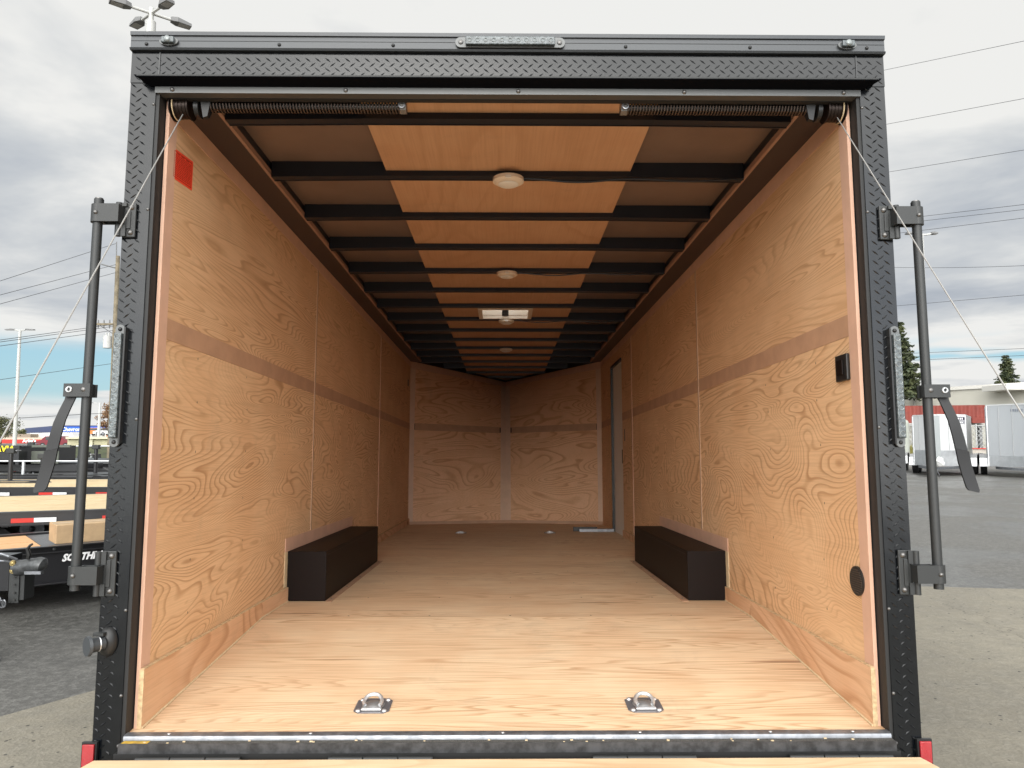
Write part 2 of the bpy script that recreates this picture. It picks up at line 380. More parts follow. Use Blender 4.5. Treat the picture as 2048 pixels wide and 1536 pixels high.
# ramp
rl = 2.0; rz = -.043; ang = math.asin((.395)/rl)
rm_o = bpy.data.objects.new('ramp_door', None); sc.collection.objects.link(rm_o); rm_o.parent = tr; rm_o.location = (0, -.079, rz); rm_o.rotation_euler = (ang, 0, 0)
mb = MB(); mb.prism([(-1.272, -.05), (-1.245, 0), (1.245, 0), (1.272, -.05), (1.272, -rl), (-1.272, -rl)], -.02, 0, 'z')
mb.build('ramp_deck', m_ramp, rm_o)
MB().box(-1.26, 1.26, -rl, -.05, -.06, -.0205).build('ramp_frame', m_black, rm_o)
for x in (-.97, -.39, .41, 1.01):
    hg = MB()
    for k in (-1, 0, 1): hg.cyl((x+k*.106-.051, -.066, -.047), (x+k*.106+.051, -.066, -.047), .0075, n=12)
    hg.box(x-.15, x+.15, -.057, -.0405, -.075, -.047)
    hg.build('ramp_hinge', m_grey, tr, True)

# --- side walls
def quad_side(s, x, y0, y1, z0, z1, th=.012):
    return MB().box(s*x, s*(x+th), y0, y1, z0, z1)
seams = [.05, 2.115, 4.50, YF]
ZB0, ZB1, ZT = 1.268, 1.343, 2.045
for s in (-1, 1):
    zb0, zb1 = (ZB0, ZB1) if s < 0 else (1.283, 1.360)
    panels = []
    segs = [(.112, 2.115), (2.117, 4.50), (4.502, YF)] if s < 0 else [(.112, 2.115), (2.117, 4.50), (4.502, 5.09), (5.81, YF)]
    for a, b in segs:
        lo = quad_side(s, W, a, b, .0, zb0).build('wall_panel', m_ply_low, tr); panels.append((lo, a, b))
        quad_side(s, W, a, b, zb1, ZT).build('wall_panel', m_ply_up, tr)
        quad_side(s, W-.001, a, b, zb0+.0005, zb1-.0005).build('belt_board', m_belt, tr)
    if s > 0: quad_side(s, W, 5.09, 5.81, 1.93, ZT-.002).build('wall_panel', m_ply_up, tr)
    quad_side(s, W-.002, .05, YF, ZT+.0005, 2.135).build('top_trim', m_trim, tr)
    quad_side(s, W-.002, .050, .1115, .0, ZT).build('rear_trim', m_trim, tr)
    for y in (2.116, 4.501):
        quad_side(s, W-.0035, y-.010, y+.010, .45 if y < 3 else ZF, ZT, .0034).build('seam_batten', m_batten if y < 3 else m_trim, tr)
    # skirting follows the drop of the floor
    for a, b in ((.05, 1.635), (3.30, 5.08 if s > 0 else YF)):
        za = (lambda y: 0 if y <= .012 else (ZF*(y-.012)/1.208 if y < 1.22 else ZF))
        ys = [a]+([1.22] if a < 1.22 < b else [])+[b]
        for y0, y1 in zip(ys, ys[1:]):
            x0, x1 = s*(W-.015), s*(W-.0005)
            mb = MB().hexa([(x0, y0, za(y0)), (x1, y0, za(y0)), (x1, y1, za(y1)), (x0, y1, za(y1))], [(x0, y0, .186), (x1, y0, .186), (x1, y1, .186), (x0, y1, .186)])
            sk = mb.build('skirting_board', m_skirt, tr)
            MB().tube([(s*(W-.0155), y0, za(y0)+.003), (s*(W-.0155), y1, za(y1)+.003)], .0038, 6).build('floor_bead', m_bead, sk)
            MB().box(x0, x1, y0+.001, y1-.001, .1862, .1885).build('top_edge', m_plyedge, sk)
            if y0 < .1: MB().box(x0, x1, y0-.003, y0-.0003, .004, .186).build('end_edge', m_plyedge, sk)
    # dark cove along the roof corner
    MB().prism([(s*(W+.01), 2.112), (s*(W-.003), 2.112), (s*1.0705, 2.119), (s*1.0705, 2.20), (s*(W+.01), 2.20)], .1005, YF+.1, 'y').build('roof_cove', m_cove, tr)
    MB().prism([(s*1.070, 2.1185), (s*1.0605, 2.124), (s*1.0595, 2.146), (s*1.070, 2.146)], .1005, YF+.1, 'y').build('cove_flange', m_flange, tr)
    MB().box(s*1.066, s*1.0702, .1005, YF+.1, 2.1465, 2.20).build('cove_shade_strip', m_bow, tr)  # added dark strip: black reflection beside the flange put into its colour
    # screw heads in the sheets
    rr = random.Random(11+s)
    for lo, a, b in panels[:2]:
        for yy in (a+.28, a+.82, a+1.40, b-.12):
            for zz in (.30, .50, .70, .90, 1.08, 1.22):
                if a > 2 and rr.random() < .4: continue
                y, z = yy+rr.uniform(-.02, .02), zz+rr.uniform(-.02, .02)
                if s > 0 and .05 < y < .28: continue
                if 1.55 < y < 3.4 and z < .45: continue
                MB().add([(s*(W-.0008), y-.0035, z), (s*(W-.0008), y, z-.006), (s*(W-.0008), y+.0035, z), (s*(W-.0008), y, z+.006)], [(0, 1, 2, 3)]).build('screw', m_screw, lo)
    # wheel box
    x0, x1 = s*.972, s*(W-.001)
    wb = MB().box(x0, x1, 1.645, 3.28, ZF+.001, .374).build('wheel_box', m_box, tr, bevel=.004)
    MB().box(s*(W-.004), s*(W-.0005), 1.60, 3.34, .375, .445).build('box_trim', m_trim, wb)
    MB().box(s*(W-.004), s*(W-.0005), 1.595, 1.644, .19, .3745).build('box_trim', m_bead, wb)
    MB().box(s*.935, s*.9715, 1.62, 3.30, ZF+.0005, ZF+.003).build('floor_flange', m_belt, wb)
    for yy in (1.70, 2.1, 2.5, 2.9, 3.22): MB().dome((s*.952, yy, ZF+.003), (0, 0, 1), .006, .003, 10, 3).build('screw', m_bolt, wb, True)
    MB().box(s*.9705, s*.9716, 1.66, 3.27, .352, .3545).build('lid_seam', m_jamb, wb)
# seam at the lower front of sheets: nose walls
def nose(s, a0, a1, z0, z1, push=.0):
    """strip of the slanted V nose, a from corner (0) to apex (1)"""
    def P(u, v):
        a = a0+(a1-a0)*u; z = z0+(z1-z0)*v if not callable(z0) else z0(a)+(z1(a)-z0(a))*v
        t_ = max(0, (z-.112)/2.0)
        yap = 6.95+.25*t_+1.85*t_*t_ if t_ > 0 else 6.95
        return (s*W*(1-a), YF+(yap-YF)*a-push, z)
    return MB().grid(P, 8, 8)
for s in (-1, 1):
    ztop = lambda a: 2.030
    nose(s, .0, .985, lambda a: .112, lambda a: 1.268).build('nose_panel', m_ply_nose, tr)
    nose(s, .0, .985, lambda a: 1.343, ztop).build('nose_panel', m_ply_nose, tr)
    nose(s, .05, .93, lambda a: 1.262, lambda a: 1.349, .004).build('nose_belt', m_belt, tr)
    nose(s, .0, .999, ztop, lambda a: 2.20, .006).build('nose_top_trim', m_trim, tr)
    nose(s, .0, 1.0, lambda a: 2.112, lambda a: 2.199, .05).build('nose_cove', m_bow, tr)
    nose(s, .0, .045, lambda a: .112, ztop, .006).build('corner_trim', m_ntrim, tr)
    nose(s, .945, 1.0, lambda a: .112, ztop, .008).build('apex_trim', m_ntrim, tr)
    nose(s, .0, 1.0, lambda a: .113, lambda a: .150, .010).build('nose_skirting', m_belt, tr)
# --- ceiling
mb = MB(); ZC = 2.147
mb.box(-.547, vx0, .06, 9.3, ZC, ZC+.006); mb.box(vx1, .547, .06, 9.3, ZC, ZC+.006); mb.box(vx0, vx1, .06, vy0, ZC, ZC+.006); mb.box(vx0, vx1, vy1, 9.3, ZC, ZC+.006)
mb.build('ceiling_panel', m_ceil, tr)
for s in (-1, 1):
    MB().box(s*.5475, s*1.20, .08, 9.3, 2.188, 2.193).build('roof_skin', m_skin, tr)
i = 0; y = .247
while y < 8.9:
    hw_ = 1.058 if y < YF else 1.2*(9.0-y)/(9.0-YF)
    if hw_ > .2:
        b = MB(); hx = min(hw_, .547)
        b.box(-hx, hx, y-.022, y+.022, 2.122, ZC-.0005); b.box(-hx, hx, y-.027, y-.0222, 2.120, 2.126); b.box(-hx, hx, y+.0222, y+.029, 2.120, 2.126)
        if hw_ > .55:
            for s in (-1, 1):
                b.hexa([(s*.5472, y-.022, 2.122), (s*hw_, y-.022, 2.116), (s*hw_, y+.022, 2.116), (s*.5472, y+.022, 2.122)], [(s*.5472, y-.022, 2.1875), (s*hw_, y-.022, 2.1875), (s*hw_, y+.022, 2.1875), (s*.5472, y+.022, 2.1875)])
                b.box(s*.5472, s*hw_, y+.0225, y+.055, 2.168, 2.1875)
                b.hexa([(s*.5472, y+.0222, 2.120), (s*hw_, y+.0222, 2.114), (s*hw_, y+.029, 2.114), (s*.5472, y+.029, 2.120)], [(s*.5472, y+.0222, 2.126), (s*hw_, y+.0222, 2.12), (s*hw_, y+.029, 2.12), (s*.5472, y+.029, 2.126)])
        b.build('roof_bow', m_bow, tr)
        if i in (1, 4, 7, 10):
            dl = MB(); dl.cyl((0, y, 2.1195), (0, y, 2.104), .070, n=28); dl.dome((0, y, 2.104), (0, 0, -1), .066, .014, 28, 4)
            dome = dl.build('dome_light', m_cream, tr, True)
            MB().box(-.012, .012, y-.071, y-.063, 2.098, 2.110).build('light_switch', m_white, dome)
            MB().dome((0, y, 2.0915), (0, 0, -1), .046, .008, 24, 4).build('lens', m_white, dome, True)
            if i < 8:
                pts = []
                for k in range(33):
                    u = k/32; x = .06+u*1.0
                    pts.append((x, y-.01, 2.116-.016*math.sin(math.pi*min(1, u*2.0))**2*(1 if u < .5 else 0)-.010*math.sin(math.pi*max(0, (u-.5)*2))**2))
                MB().tube(pts, .0042, 6).build('light_cable', m_plastic, dome, True)
    y += .5495; i += 1
# roof vent
vt = MB(); fx0, fx1, fy0, fy1 = vx0-.035, vx1+.035, vy0-.03, vy1+.03
for a in ((fx0, vx0, fy0, fy1), (vx1, fx1, fy0, fy1), (vx0, vx1, fy0, vy0), (vx0, vx1, vy1, fy1)): vt.box(a[0], a[1], a[2], a[3], 2.122, 2.1465)
for a in ((vx0-.004, vx0, vy0, vy1), (vx1, vx1+.004, vy0, vy1), (vx0, vx1, vy0-.004, vy0), (vx0, vx1, vy1, vy1+.004)): vt.box(a[0], a[1], a[2], a[3], 2.1467, 2.34)
vt_o = vt.build('roof_vent', m_cream, tr)
m_dome = bpy.data.materials.new('translucent vent lid'); m_dome.use_nodes = True; t_ = NT(m_dome.node_tree); t_.n.clear()
o_ = t_.node('ShaderNodeOutputMaterial'); tl = t_.node('ShaderNodeBsdfTranslucent'); tp_ = t_.node('ShaderNodeBsdfTransparent'); mx = t_.node('ShaderNodeMixShader')
tl.inputs[0].default_value = (.9, .9, .88, 1); tp_.inputs[0].default_value = (.92, .92, .92, 1); mx.inputs[0].default_value = .4
t_.l.new(tp_.outputs[0], mx.inputs[1]); t_.l.new(tl.outputs[0], mx.inputs[2]); t_.l.new(mx.outputs[0], o_.inputs[0])
lid = MB(); lid.box(vx0-.03, vx1+.03, vy0-.03, vy1+.03, 2.345, 2.36); lid.build('vent_lid', m_dome, vt_o)
MB().box(-.02, .0, vy0, vy1, 2.16, 2.18).build('vent_crossbar', m_plastic, vt_o)
MB().cyl((-.01, (vy0+vy1)/2, 2.17), (-.01, (vy0+vy1)/2, 2.11), .028, n=16).build('vent_crank', m_plastic, vt_o)

# --- side door on the right wall
dr = bpy.data.objects.new('side_door', None); sc.collection.objects.link(dr); dr.parent = tr
MB().box(1.196, 1.224, 5.0905, 5.784, ZF, 1.904).build('door_leaf', m_door, dr)
mb = MB(); mb.box(W-.012, W+.036, 5.785, 5.812, ZF-.06, 1.93); mb.box(W-.012, W+.036, 5.09, 5.785, 1.905, 1.93); mb.build('door_seal', m_plastic, dr)
MB().box(W+.004, W+.0365, 5.075, 5.0895, ZF-.002, 1.90).build('door_frame', m_door, dr)
MB().box(W-.003, W-.0005, 4.93, 4.965, 1.07, 1.19).build('door_latch', m_plastic, dr)
MB().box(W+.000, W+.03, 5.10, 5.15, .85, .99).build('door_handle', m_plastic, dr)
MB().box(.80, W-.01, 5.72, 5.79, ZF+.001, ZF+.03).build('door_threshold', m_galv, dr)
MB().box(.74, 1.0, 5.79, 5.83, ZF+.001, ZF+.045).build('threshold_bar', m_plastic, dr)

# --- tie downs
def tie(x, y, z, rx, up_ring=True):
    t = bpy.data.objects.new('tie_down', None); sc.collection.objects.link(t); t.parent = tr; t.location = (x, y, z); t.rotation_euler = (rx, 0, 0)
    c = .018; h_ = .060
    MB().prism([(-h_+c, -h_), (h_-c, -h_), (h_, -h_+c), (h_, h_-c), (h_-c, h_), (-h_+c, h_), (-h_, h_-c), (-h_, -h_+c)], .0005, .0035, 'z').build('plate', m_dzinc, t, bevel=.001)
    MB().dome((0, .004, .0036), (0, 0, 1), .038, .004, 22, 4).build('recess', m_zinc, t, True)
    for a in (-1, 1):
        for b in (-1, 1): MB().dome((a*.044, b*.044, .0036), (0, 0, 1), .009, .006, 12, 3).build('bolt', m_zinc, t, True)
    MB().box(-.034, .034, -.048, -.030, .0036, .012).build('hinge_bar', m_zinc, t, bevel=.003)
    pts = []
    el = R(24) if up_ring else R(4)
    for k in range(25):
        a = R(-35)+R(250)*k/24
        u, v = .030*math.cos(a), .030+.031*math.sin(a)
        pts.append((u, -.036+v*math.cos(el),   .009+v*math.sin(el)))
    MB().tube(pts, .0064, 10).build('ring', m_zinc, t, True)
    return t
slope = math.atan2(ZF, 1.208)
for x in (-.462, .462): tie(x, .215, ZF*(.215-.012)/1.208, slope)
for x in (-.48, .47): tie(x, 5.6, ZF, 0, False)

# --- springs, drums and lift cables
for s in (-1, 1):
    xa, xb = s*1.075, s*(.385 if s < 0 else .415)
    ZS, YS = 2.0935, .080
    n = 62; pts = [(xa+(xb-xa)*k/(n*8), YS+.0205*math.cos(2*math.pi*k/8), ZS+.0205*math.sin(2*math.pi*k/8)) for k in range(n*8+1)]
    sp_o = MB().tube(pts, .0036, 6).build('torsion_spring', m_coil, tr, True)
    MB().cyl((xa, YS, ZS), (xb-s*.01, YS, ZS), .012, n=12).build('spring_shaft', m_bolt, sp_o, True)
    MB().cyl((xb, YS, ZS), (xb-s*.022, YS, ZS), .025, n=8).build('winding_cone', m_bolt, sp_o)
    MB().tube([(xb-s*.008+.010*math.cos(2*math.pi*k/14), YS-.027, ZS-.004+.010*math.sin(2*math.pi*k/14)) for k in range(14)], .0028, 6, True).build('cone_ring', m_galv, sp_o, True)
    mb = MB(); xd = s*1.150
    for k in range(9): mb.cyl((xd-.026+k*.006, YS, ZS-.005), (xd-.026+k*.006+.0057, YS, ZS-.005), .040 if k % 2 else .0375, n=28)
    mb.cyl((xd+s*.0285, YS, ZS-.005), (xd+s*.032, YS, ZS-.005), .048, n=28); mb.cyl((xd-s*.0285, YS, ZS-.005), (xd-s*.032, YS, ZS-.005), .045, n=28)
    dm = mb.build('cable_drum', m_spring, tr, True)
    MB().tube([(xd+s*.020, YS+.0445*math.cos(2*math.pi*k/28), ZS-.005+.0445*math.sin(2*math.pi*k/28)) for k in range(28)], .0022, 5, True).build('cable_wrap', m_bead, dm, True)
    mb = MB(); mb.cyl((s*1.085, YS, ZS-.008), (s*1.10, YS, ZS-.008), .036, n=20); mb.hexa([(s*1.055, YS-.02, ZS-.045), (s*1.07, YS-.02, ZS-.05), (s*1.07, YS, ZS-.05), (s*1.055, YS, ZS-.045)], [(s*1.04, YS-.03, ZS+.02), (s*1.08, YS-.03, ZS+.02), (s*1.08, YS+.02, ZS+.02), (s*1.04, YS+.02, ZS+.02)])
    mb.build('bearing_bracket', m_plastic, tr, True)
    p0 = Vector((s*(1.136 if s < 0 else 1.150), YS-.03, ZS-.045)); p1 = Vector((s*(.905 if s < 0 else .985), -2.05, -.47))
    MB().tube([p0.lerp(p1, k/40)+Vector((0, 0, -.006*math.sin(math.pi*k/40))) for k in range(41)], .0019, 6).build('lift_cable', m_cable, tr, True)

# --- lights on the frame
def lens_light(name, x0, x1, z0, z1, y, horizontal, nled):
    h_ = (z1-z0)/2 if horizontal else (x1-x0)/2; cx_, cz_ = (x0+x1)/2, (z0+z1)/2; pl = []
    for k in range(24):
        a = 2*math.pi*k/24; ca, sa = math.cos(a), math.sin(a)
        if horizontal: pl.append((cx_+math.copysign((x1-x0)/2-h_, ca)+h_*ca, cz_+h_*sa))
        else: pl.append((cx_+h_*ca, cz_+math.copysign((z1-z0)/2-h_, sa)+h_*sa))
    base = MB().prism(pl, y, y-.010, 'y').build(name, m_lensbase, tr)
    e = h_*1.9; q = h_*.80
    if horizontal:
        MB().box(x0+e, x1-e, y-.0105, y-.024, cz_-q, cz_+q).build('lens', m_lens, base, bevel=.003)
        for k in range(nled):
            x = x0+e+(x1-x0-2*e)*(k+.5)/nled
            MB().tube([(x+.0062*math.cos(t), y-.0245, cz_+.0062*math.sin(t)) for t in [2*math.pi*j/12 for j in range(12)]], .0014, 5, True).build('led', m_led, base, True)
        for x in (x0+h_, x1-h_): MB().dome((x, y-.010, cz_), (0, -1, 0), h_*.5, .005, 12, 3).build('screw', m_bolt, base, True)
    else:
        MB().box(cx_-q, cx_+q, y-.0105, y-.026, z0+e, z1-e).build('lens', m_lens, base, bevel=.003)
        for k in range(nled):
            z = z0+e+(z1-z0-2*e)*(k+.5)/nled
            MB().tube([(cx_+.0085*math.cos(t), y-.0265, z+.0085*math.sin(t)) for t in [2*math.pi*j/12 for j in range(12)]], .0012, 5, True).build('led', m_led, base, True)
        for z in (z0+h_, z1-h_): MB().dome((cx_, y-.010, z), (0, -1, 0), h_*.45, .006, 12, 3).build('screw', m_plastic, base, True)
    return base
lens_light('identification_light', -.186, .190, 2.259, 2.296, -.013, True, 11)
for s in (-1, 1):
    sl = lens_light('tail_light', s*1.2755-.0155, s*1.2755+.0155, .895, 1.295, -.003, False, 12)
    MB().box(s*1.2755-s*.0165, s*1.2755-s*.022, -.0005, -.022, .905, 1.285).build('light_bezel', m_plastic, sl)
    mk = MB().prism([(s*1.165+.032*math.cos(2*math.pi*k/20), 2.277+.0155*math.sin(2*math.pi*k/20)) for k in range(20)], -.0125, -.020, 'y').build('marker_light', m_lensbase, tr)
    MB().box(s*1.165-.022, s*1.165+.022, -.0205, -.033, 2.266, 2.289).build('lens', m_lens, mk, bevel=.004)
    MB().dome((s*1.165, -.033, 2.278), (0, -1, 0), .012, .006, 14, 4).build('bulb', m_led, mk, True)
    # reflectors
    rf = MB().box(s*1.272, s*1.318, -.004, -.016, -.30, -.013).build('reflector_bracket', m_plastic, tr)
    MB().box(s*1.277, s*1.313, -.0163, -.024, -.082, -.018).build('reflector', m_red, rf, bevel=.002)
    MB().box(s*1.277, s*1.313, -.0163, -.026, -.29, -.083).build('reflector', m_red2, rf, bevel=.002)

# --- swung-out cam bars
for s in (-1, 1):
    xr, yr = s*1.360, -.032
    bar = MB().cyl((xr, yr, .447), (xr, yr, 1.712), .0150, n=20).build('lock_bar', m_grey, tr, True)
    MB().cyl((xr, yr, 1.712), (xr, yr, 1.716), .0125, n=20).build('bar_end', m_bolt, bar, True)
    for z0, z1, p0, p1 in ((1.632, 1.692, 1.590, 1.708), (.466, .522, .425, .566)):
        hb = MB().box(s*1.247, s*1.291, -.002, -.012, p0, p1).build('hinge_plate', m_grey, tr, bevel=.003)
        MB().box(s*1.262, s*1.276, -.0122, -.016, p0+.028, p1-.028).build('plate_rib', m_grey, hb, bevel=.002)
        for z in (p0+.016, p1-.016): MB().dome((s*1.262, -.012, z), (0, -1, 0), .0095, .007, 14, 3).build('bolt', m_bolt, hb, True)
        MB().cyl((s*1.300, -.018, p0+.002), (s*1.300, -.018, z0-.001), .010, n=14).build('knuckle', m_grey, hb, True)
        MB().cyl((s*1.300, -.018, z1+.001), (s*1.300, -.018, p1-.002), .010, n=14).build('knuckle', m_grey, hb, True)
        MB().box(s*1.275, s*1.300, -.012, -.020, p0+.002, z0-.002).build('hinge_leaf', m_grey, hb)
        MB().box(s*1.275, s*1.300, -.012, -.020, z1+.002, p1-.002).build('hinge_leaf', m_grey, hb)
        ar = MB(); ar.box(s*1.284, s*1.362, -.046, -.052, z0, z1); ar.box(s*1.284, s*1.362, -.012, -.018, z0, z1); ar.cyl((xr, yr, z0), (xr, yr, z1), .0215, n=22); ar.box(s*1.284, s*1.292, -.0465, -.0175, z0+.001, z1-.001)
        a_o = ar.build('hinge_arm', m_grey, tr, True, angle=30)
        MB().dome((xr-s*.002, -.053, (z0+z1)/2), (0, -1, 0), .0075, .006, 12, 3).build('bolt', m_bolt, a_o, True)
    lb = MB(); lb.box(s*1.338, s*1.422, -.052, -.057, 1.054, 1.096); lb.box(s*1.338, s*1.422, -.012, -.017, 1.054, 1.096); lb.cyl((xr, yr, 1.0545), (xr, yr, 1.0955), .019, n=20)
    l_o = lb.build('handle_bracket', m_grey, bar)
    MB().tube([(s*1.404+.0075*math.cos(2*math.pi*k/16), -.0585, 1.077+.0075*math.sin(2*math.pi*k/16)) for k in range(16)], .003, 6, True).build('rivet_ring', m_zinc, bar, True)
    MB().dome((xr, -.057, 1.077), (0, -1, 0), .008, .003, 12, 3).build('rivet', m_bolt, bar, True)
    # bent flat handle
    path = [(1.402, -.036, 1.088), (1.406, -.038, 1.05), (1.415, -.048, 1.015), (1.424, -.058, .975), (1.433, -.060, .930), (1.439, -.060, .898), (1.440, -.0605, .886), (1.441, -.064, .884), (1.449, -.061, .84), (1.458, -.062, .80), (1.467, -.064, .762), (1.469, -.065, .754)]
    hw2 = [.0175, .0175, .018, .0183, .0188, .019, .019, .0208, .0208, .0208, .0205, .016]
    hm = MB(); vs = []
    for (x, y_, z), q in zip(path, hw2):
        vs += [(s*(x-q), y_, z+q*.22), (s*(x+q), y_, z-q*.22), (s*(x+q), y_-.006, z-q*.22), (s*(x-q), y_-.006, z+q*.22)]
    fs = [(i*4+k, i*4+(k+1) % 4, i*4+4+(k+1) % 4, i*4+4+k) for i in range(len(path)-1) for k in range(4)]+[(0, 1, 2, 3), tuple(len(path)*4-4+k for k in range(4))[::-1]]
    hm.add(vs, fs); hm.build('lock_handle', mat('rubber dipped handle', (.013, .013, .014), .5), bar, True, angle=50)
# plug socket on the left post
pk = bpy.data.objects.new('power_socket', None); sc.collection.objects.link(pk); pk.parent = tr; pk.location = (-1.262, -.003, .285)
mb = MB(); mb.dome((0, 0, 0), (0, -1, 0), .030, .022, 20, 4)
mb2 = MB(); [mb2.add([(v[0], v[1], v[2]*1.55)], []) for v in mb.v]; mb2.f = mb.f; mb2.build('socket_boot', m_plastic, pk, True)
MB().cyl((-.004, -.018, 0), (-.030, -.050, -.002), .020, .023, 24).build('socket_collar', mat('collar', (.06, .065, .07), .35, .3), pk, True)
MB().tube([(-.014+.021*math.cos(t)*.75, -.030-.021*math.cos(t)*.62, .021*math.sin(t)) for t in [2*math.pi*k/20 for k in range(20)]], .0022, 5, True).build('seal_ring', m_zinc, pk, True)
MB().cyl((-.0305, -.0505, -.002), (-.036, -.057, -.002), .031, .029, 24).build('socket_cap', mat('cap', (.05, .055, .06), .4), pk, True)
MB().box(-.030, .002, -.036, -.012, .024, .033).build('cap_hinge', m_grey, pk)

# --- small things on the walls
def side_pt(s, y, z, d=.0): return (s*(W-.0012-d), y, z)
st = MB().hexa([(-(W-.0005), .090, 1.840), (-(W-.0005), .256, 1.853), (-(W-.0015), .256, 1.853), (-(W-.0015), .090, 1.840)], [(-(W-.0005), .090, 1.948), (-(W-.0005), .256, 1.964), (-(W-.0015), .256, 1.964), (-(W-.0015), .090, 1.948)]).build('warning_sticker', m_sticker, tr, label='orange red warning sticker with rows of small print')
q = MB(); x_ = -(W-.0022)
def strip(y0, y1, z0, z1):
    q.add([(x_, y0, z0+(y0-.09)*.08), (x_, y1, z0+(y1-.09)*.08), (x_, y1, z1+(y1-.09)*.08), (x_, y0, z1+(y0-.09)*.08)], [(0, 1, 2, 3)])
strip(.100, .246, 1.846, 1.849); strip(.100, .246, 1.939, 1.942); strip(.100, .103, 1.849, 1.939); strip(.243, .246, 1.849, 1.939)
rr = random.Random(5)
for k in range(13):
    z = 1.8535+k*.0062; yy = .108
    while yy < .236:
        L = rr.uniform(.006, .02); strip(yy, min(yy+L, .238), z, z+.0036); yy += L+.003
for y0 in (.12, .155, .195): strip(y0, y0+.025, 1.9345, 1.939)
q.build('sticker_print', m_ink, st)
sw = MB().box(W-.0005, W-.014, .114, .203, 1.130, 1.224).build('wall_switch', m_plastic, tr, bevel=.004)
MB().box(W-.0142, W-.020, .136, .181, 1.150, 1.205).build('rocker', m_box, sw, bevel=.003)
vc = MB().cyl((W-.0005, .134, .447), (W-.007, .134, .447), .049, n=32).build('wall_vent', m_plastic, tr, True, label='round black louvred vent')
for k in range(-5, 6):
    z = .447+k*.0075; h2 = math.sqrt(max(0, .042**2-(z-.447)**2))
    MB().box(W-.0072, W-.010, .134-h2, .134+h2, z-.0018, z+.0014).build('louvre', m_louvre, vc)
MB().box(-(W-.0005), -(W-.006), 6.45, 6.50, 1.78, 1.86).build('junction_box', m_plastic, tr)

# ================================================================== the yard round the trailer
def proc_ground(name, kind):
    m = bpy.data.materials.new(name); m.use_nodes = True; t = NT(m.node_tree); p = t.n['Principled BSDF']
    co = t.node('ShaderNodeTexCoord').outputs['Object']
    a = t.noise(co, .55, 5, .6, .4); b = t.noise(co, 22, 6, .8); c = t.noise(t.vadd(co, (4, 9, 0)), 6, 5, .65)
    grit = t.node('ShaderNodeTexVoronoi'); t.put(grit.inputs['Vector'], co); grit.inputs['Scale'].default_value = 55
    if kind == 'asphalt':
        base = t.mix(t.rng(a, .35, .65), (.070, .069, .064, 1), (.105, .102, .094, 1))
        base = t.mix(t.math('MULTIPLY', t.rng(b, .42, .68), .7), base, (.22, .215, .20, 1))
        base = t.mix(t.math('MULTIPLY', t.rng(grit.outputs['Distance'], .10, .02), .5), base, (.04, .04, .04, 1))
        rough = t.rng(a, .4, .6, .32, .62)
    else:
        base = t.mix(t.rng(a, .35, .65), (.20, .18, .14, 1), (.26, .237, .187, 1))
        base = t.mix(t.math('MULTIPLY', t.rng(c, .35, .7), .45), base, (.165, .155, .13, 1))
        base = t.mix(t.math('MULTIPLY', t.rng(b, .44, .72), .4), base, (.36, .335, .28, 1))
        sp = t.node('ShaderNodeTexVoronoi'); t.put(sp.inputs['Vector'], co); sp.inputs['Scale'].default_value = 13
        base = t.mix(t.math('MULTIPLY', t.rng(sp.outputs['Distance'], .13, .08), .9), base, (.035, .033, .03, 1))
        vo = t.node('ShaderNodeTexVoronoi'); vo.feature = 'DISTANCE_TO_EDGE'; t.put(vo.inputs['Vector'], t.vadd(t.vmul(co, (.33, .33, 1)), t.comb(t.math('MULTIPLY', c, .25), t.math('MULTIPLY', a, .5), 0))); vo.inputs['Scale'].default_value = 1
        base = t.mix(t.math('MULTIPLY', t.rng(vo.outputs['Distance'], .0012, .0003), .35), base, (.07, .06, .05, 1))
        rough = t.rng(a, .4, .6, .6, .85)
    t.put(p.inputs['Base Color'], base); t.put(p.inputs['Roughness'], rough)
    bm_ = t.node('ShaderNodeBump'); bm_.inputs['Strength'].default_value = .5; bm_.inputs['Distance'].default_value = .01
    t.put(bm_.inputs['Height'], t.math('ADD', b, t.math('MULTIPLY', grit.outputs['Distance'], .5))); t.l.new(bm_.outputs[0], p.inputs['Normal'])
    return m
m_asph = proc_ground('worn asphalt', 'asphalt'); m_conc = proc_ground('stained concrete', 'concrete')
struct(MB().add([(-900, -300, GZ), (900, -300, GZ), (900, 1500, GZ), (-900, 1500, GZ)], [(0, 1, 2, 3)]).build('ground', m_asph))
cs = MB().add([(-8.2, -7, GZ+.004), (26, -7, GZ+.004), (26, 1.2, GZ+.004), (4.0, 4.62, GZ+.004), (-.15, 5.0, GZ+.004)], [(0, 1, 2, 3, 4)]).build('concrete_apron', m_conc); struct(cs)
m_grass = mat('rough grass bank', (.045, .055, .018), .9, var=.5, vscale=1.2, bump=.8, bscale=3)
def P3(px, py, D): return at(px, py, D)
def pb(mb, px0, py0, px1, py1, D, th=.3):
    a, b = at(px0, py1, D), at(px1, py0, D)
    return mb.box(a.x, b.x, a.y, a.y+th, a.z, b.z)
rg = random.Random(21)
# --- grass bank far left
a, b = at(-260, 905, 66), at(700, 905, 66)
gb = MB()
def gp(u, v): 
    return (a.x+(b.x-a.x)*u, 40+26*v, GZ+.01+.55*math.sin(v*1.5)+.12*mnoise.noise(Vector((u*20, v*5, 0))))
gb.grid(gp, 40, 8); g = gb.build('grass_bank', m_grass, None, True); struct(g)

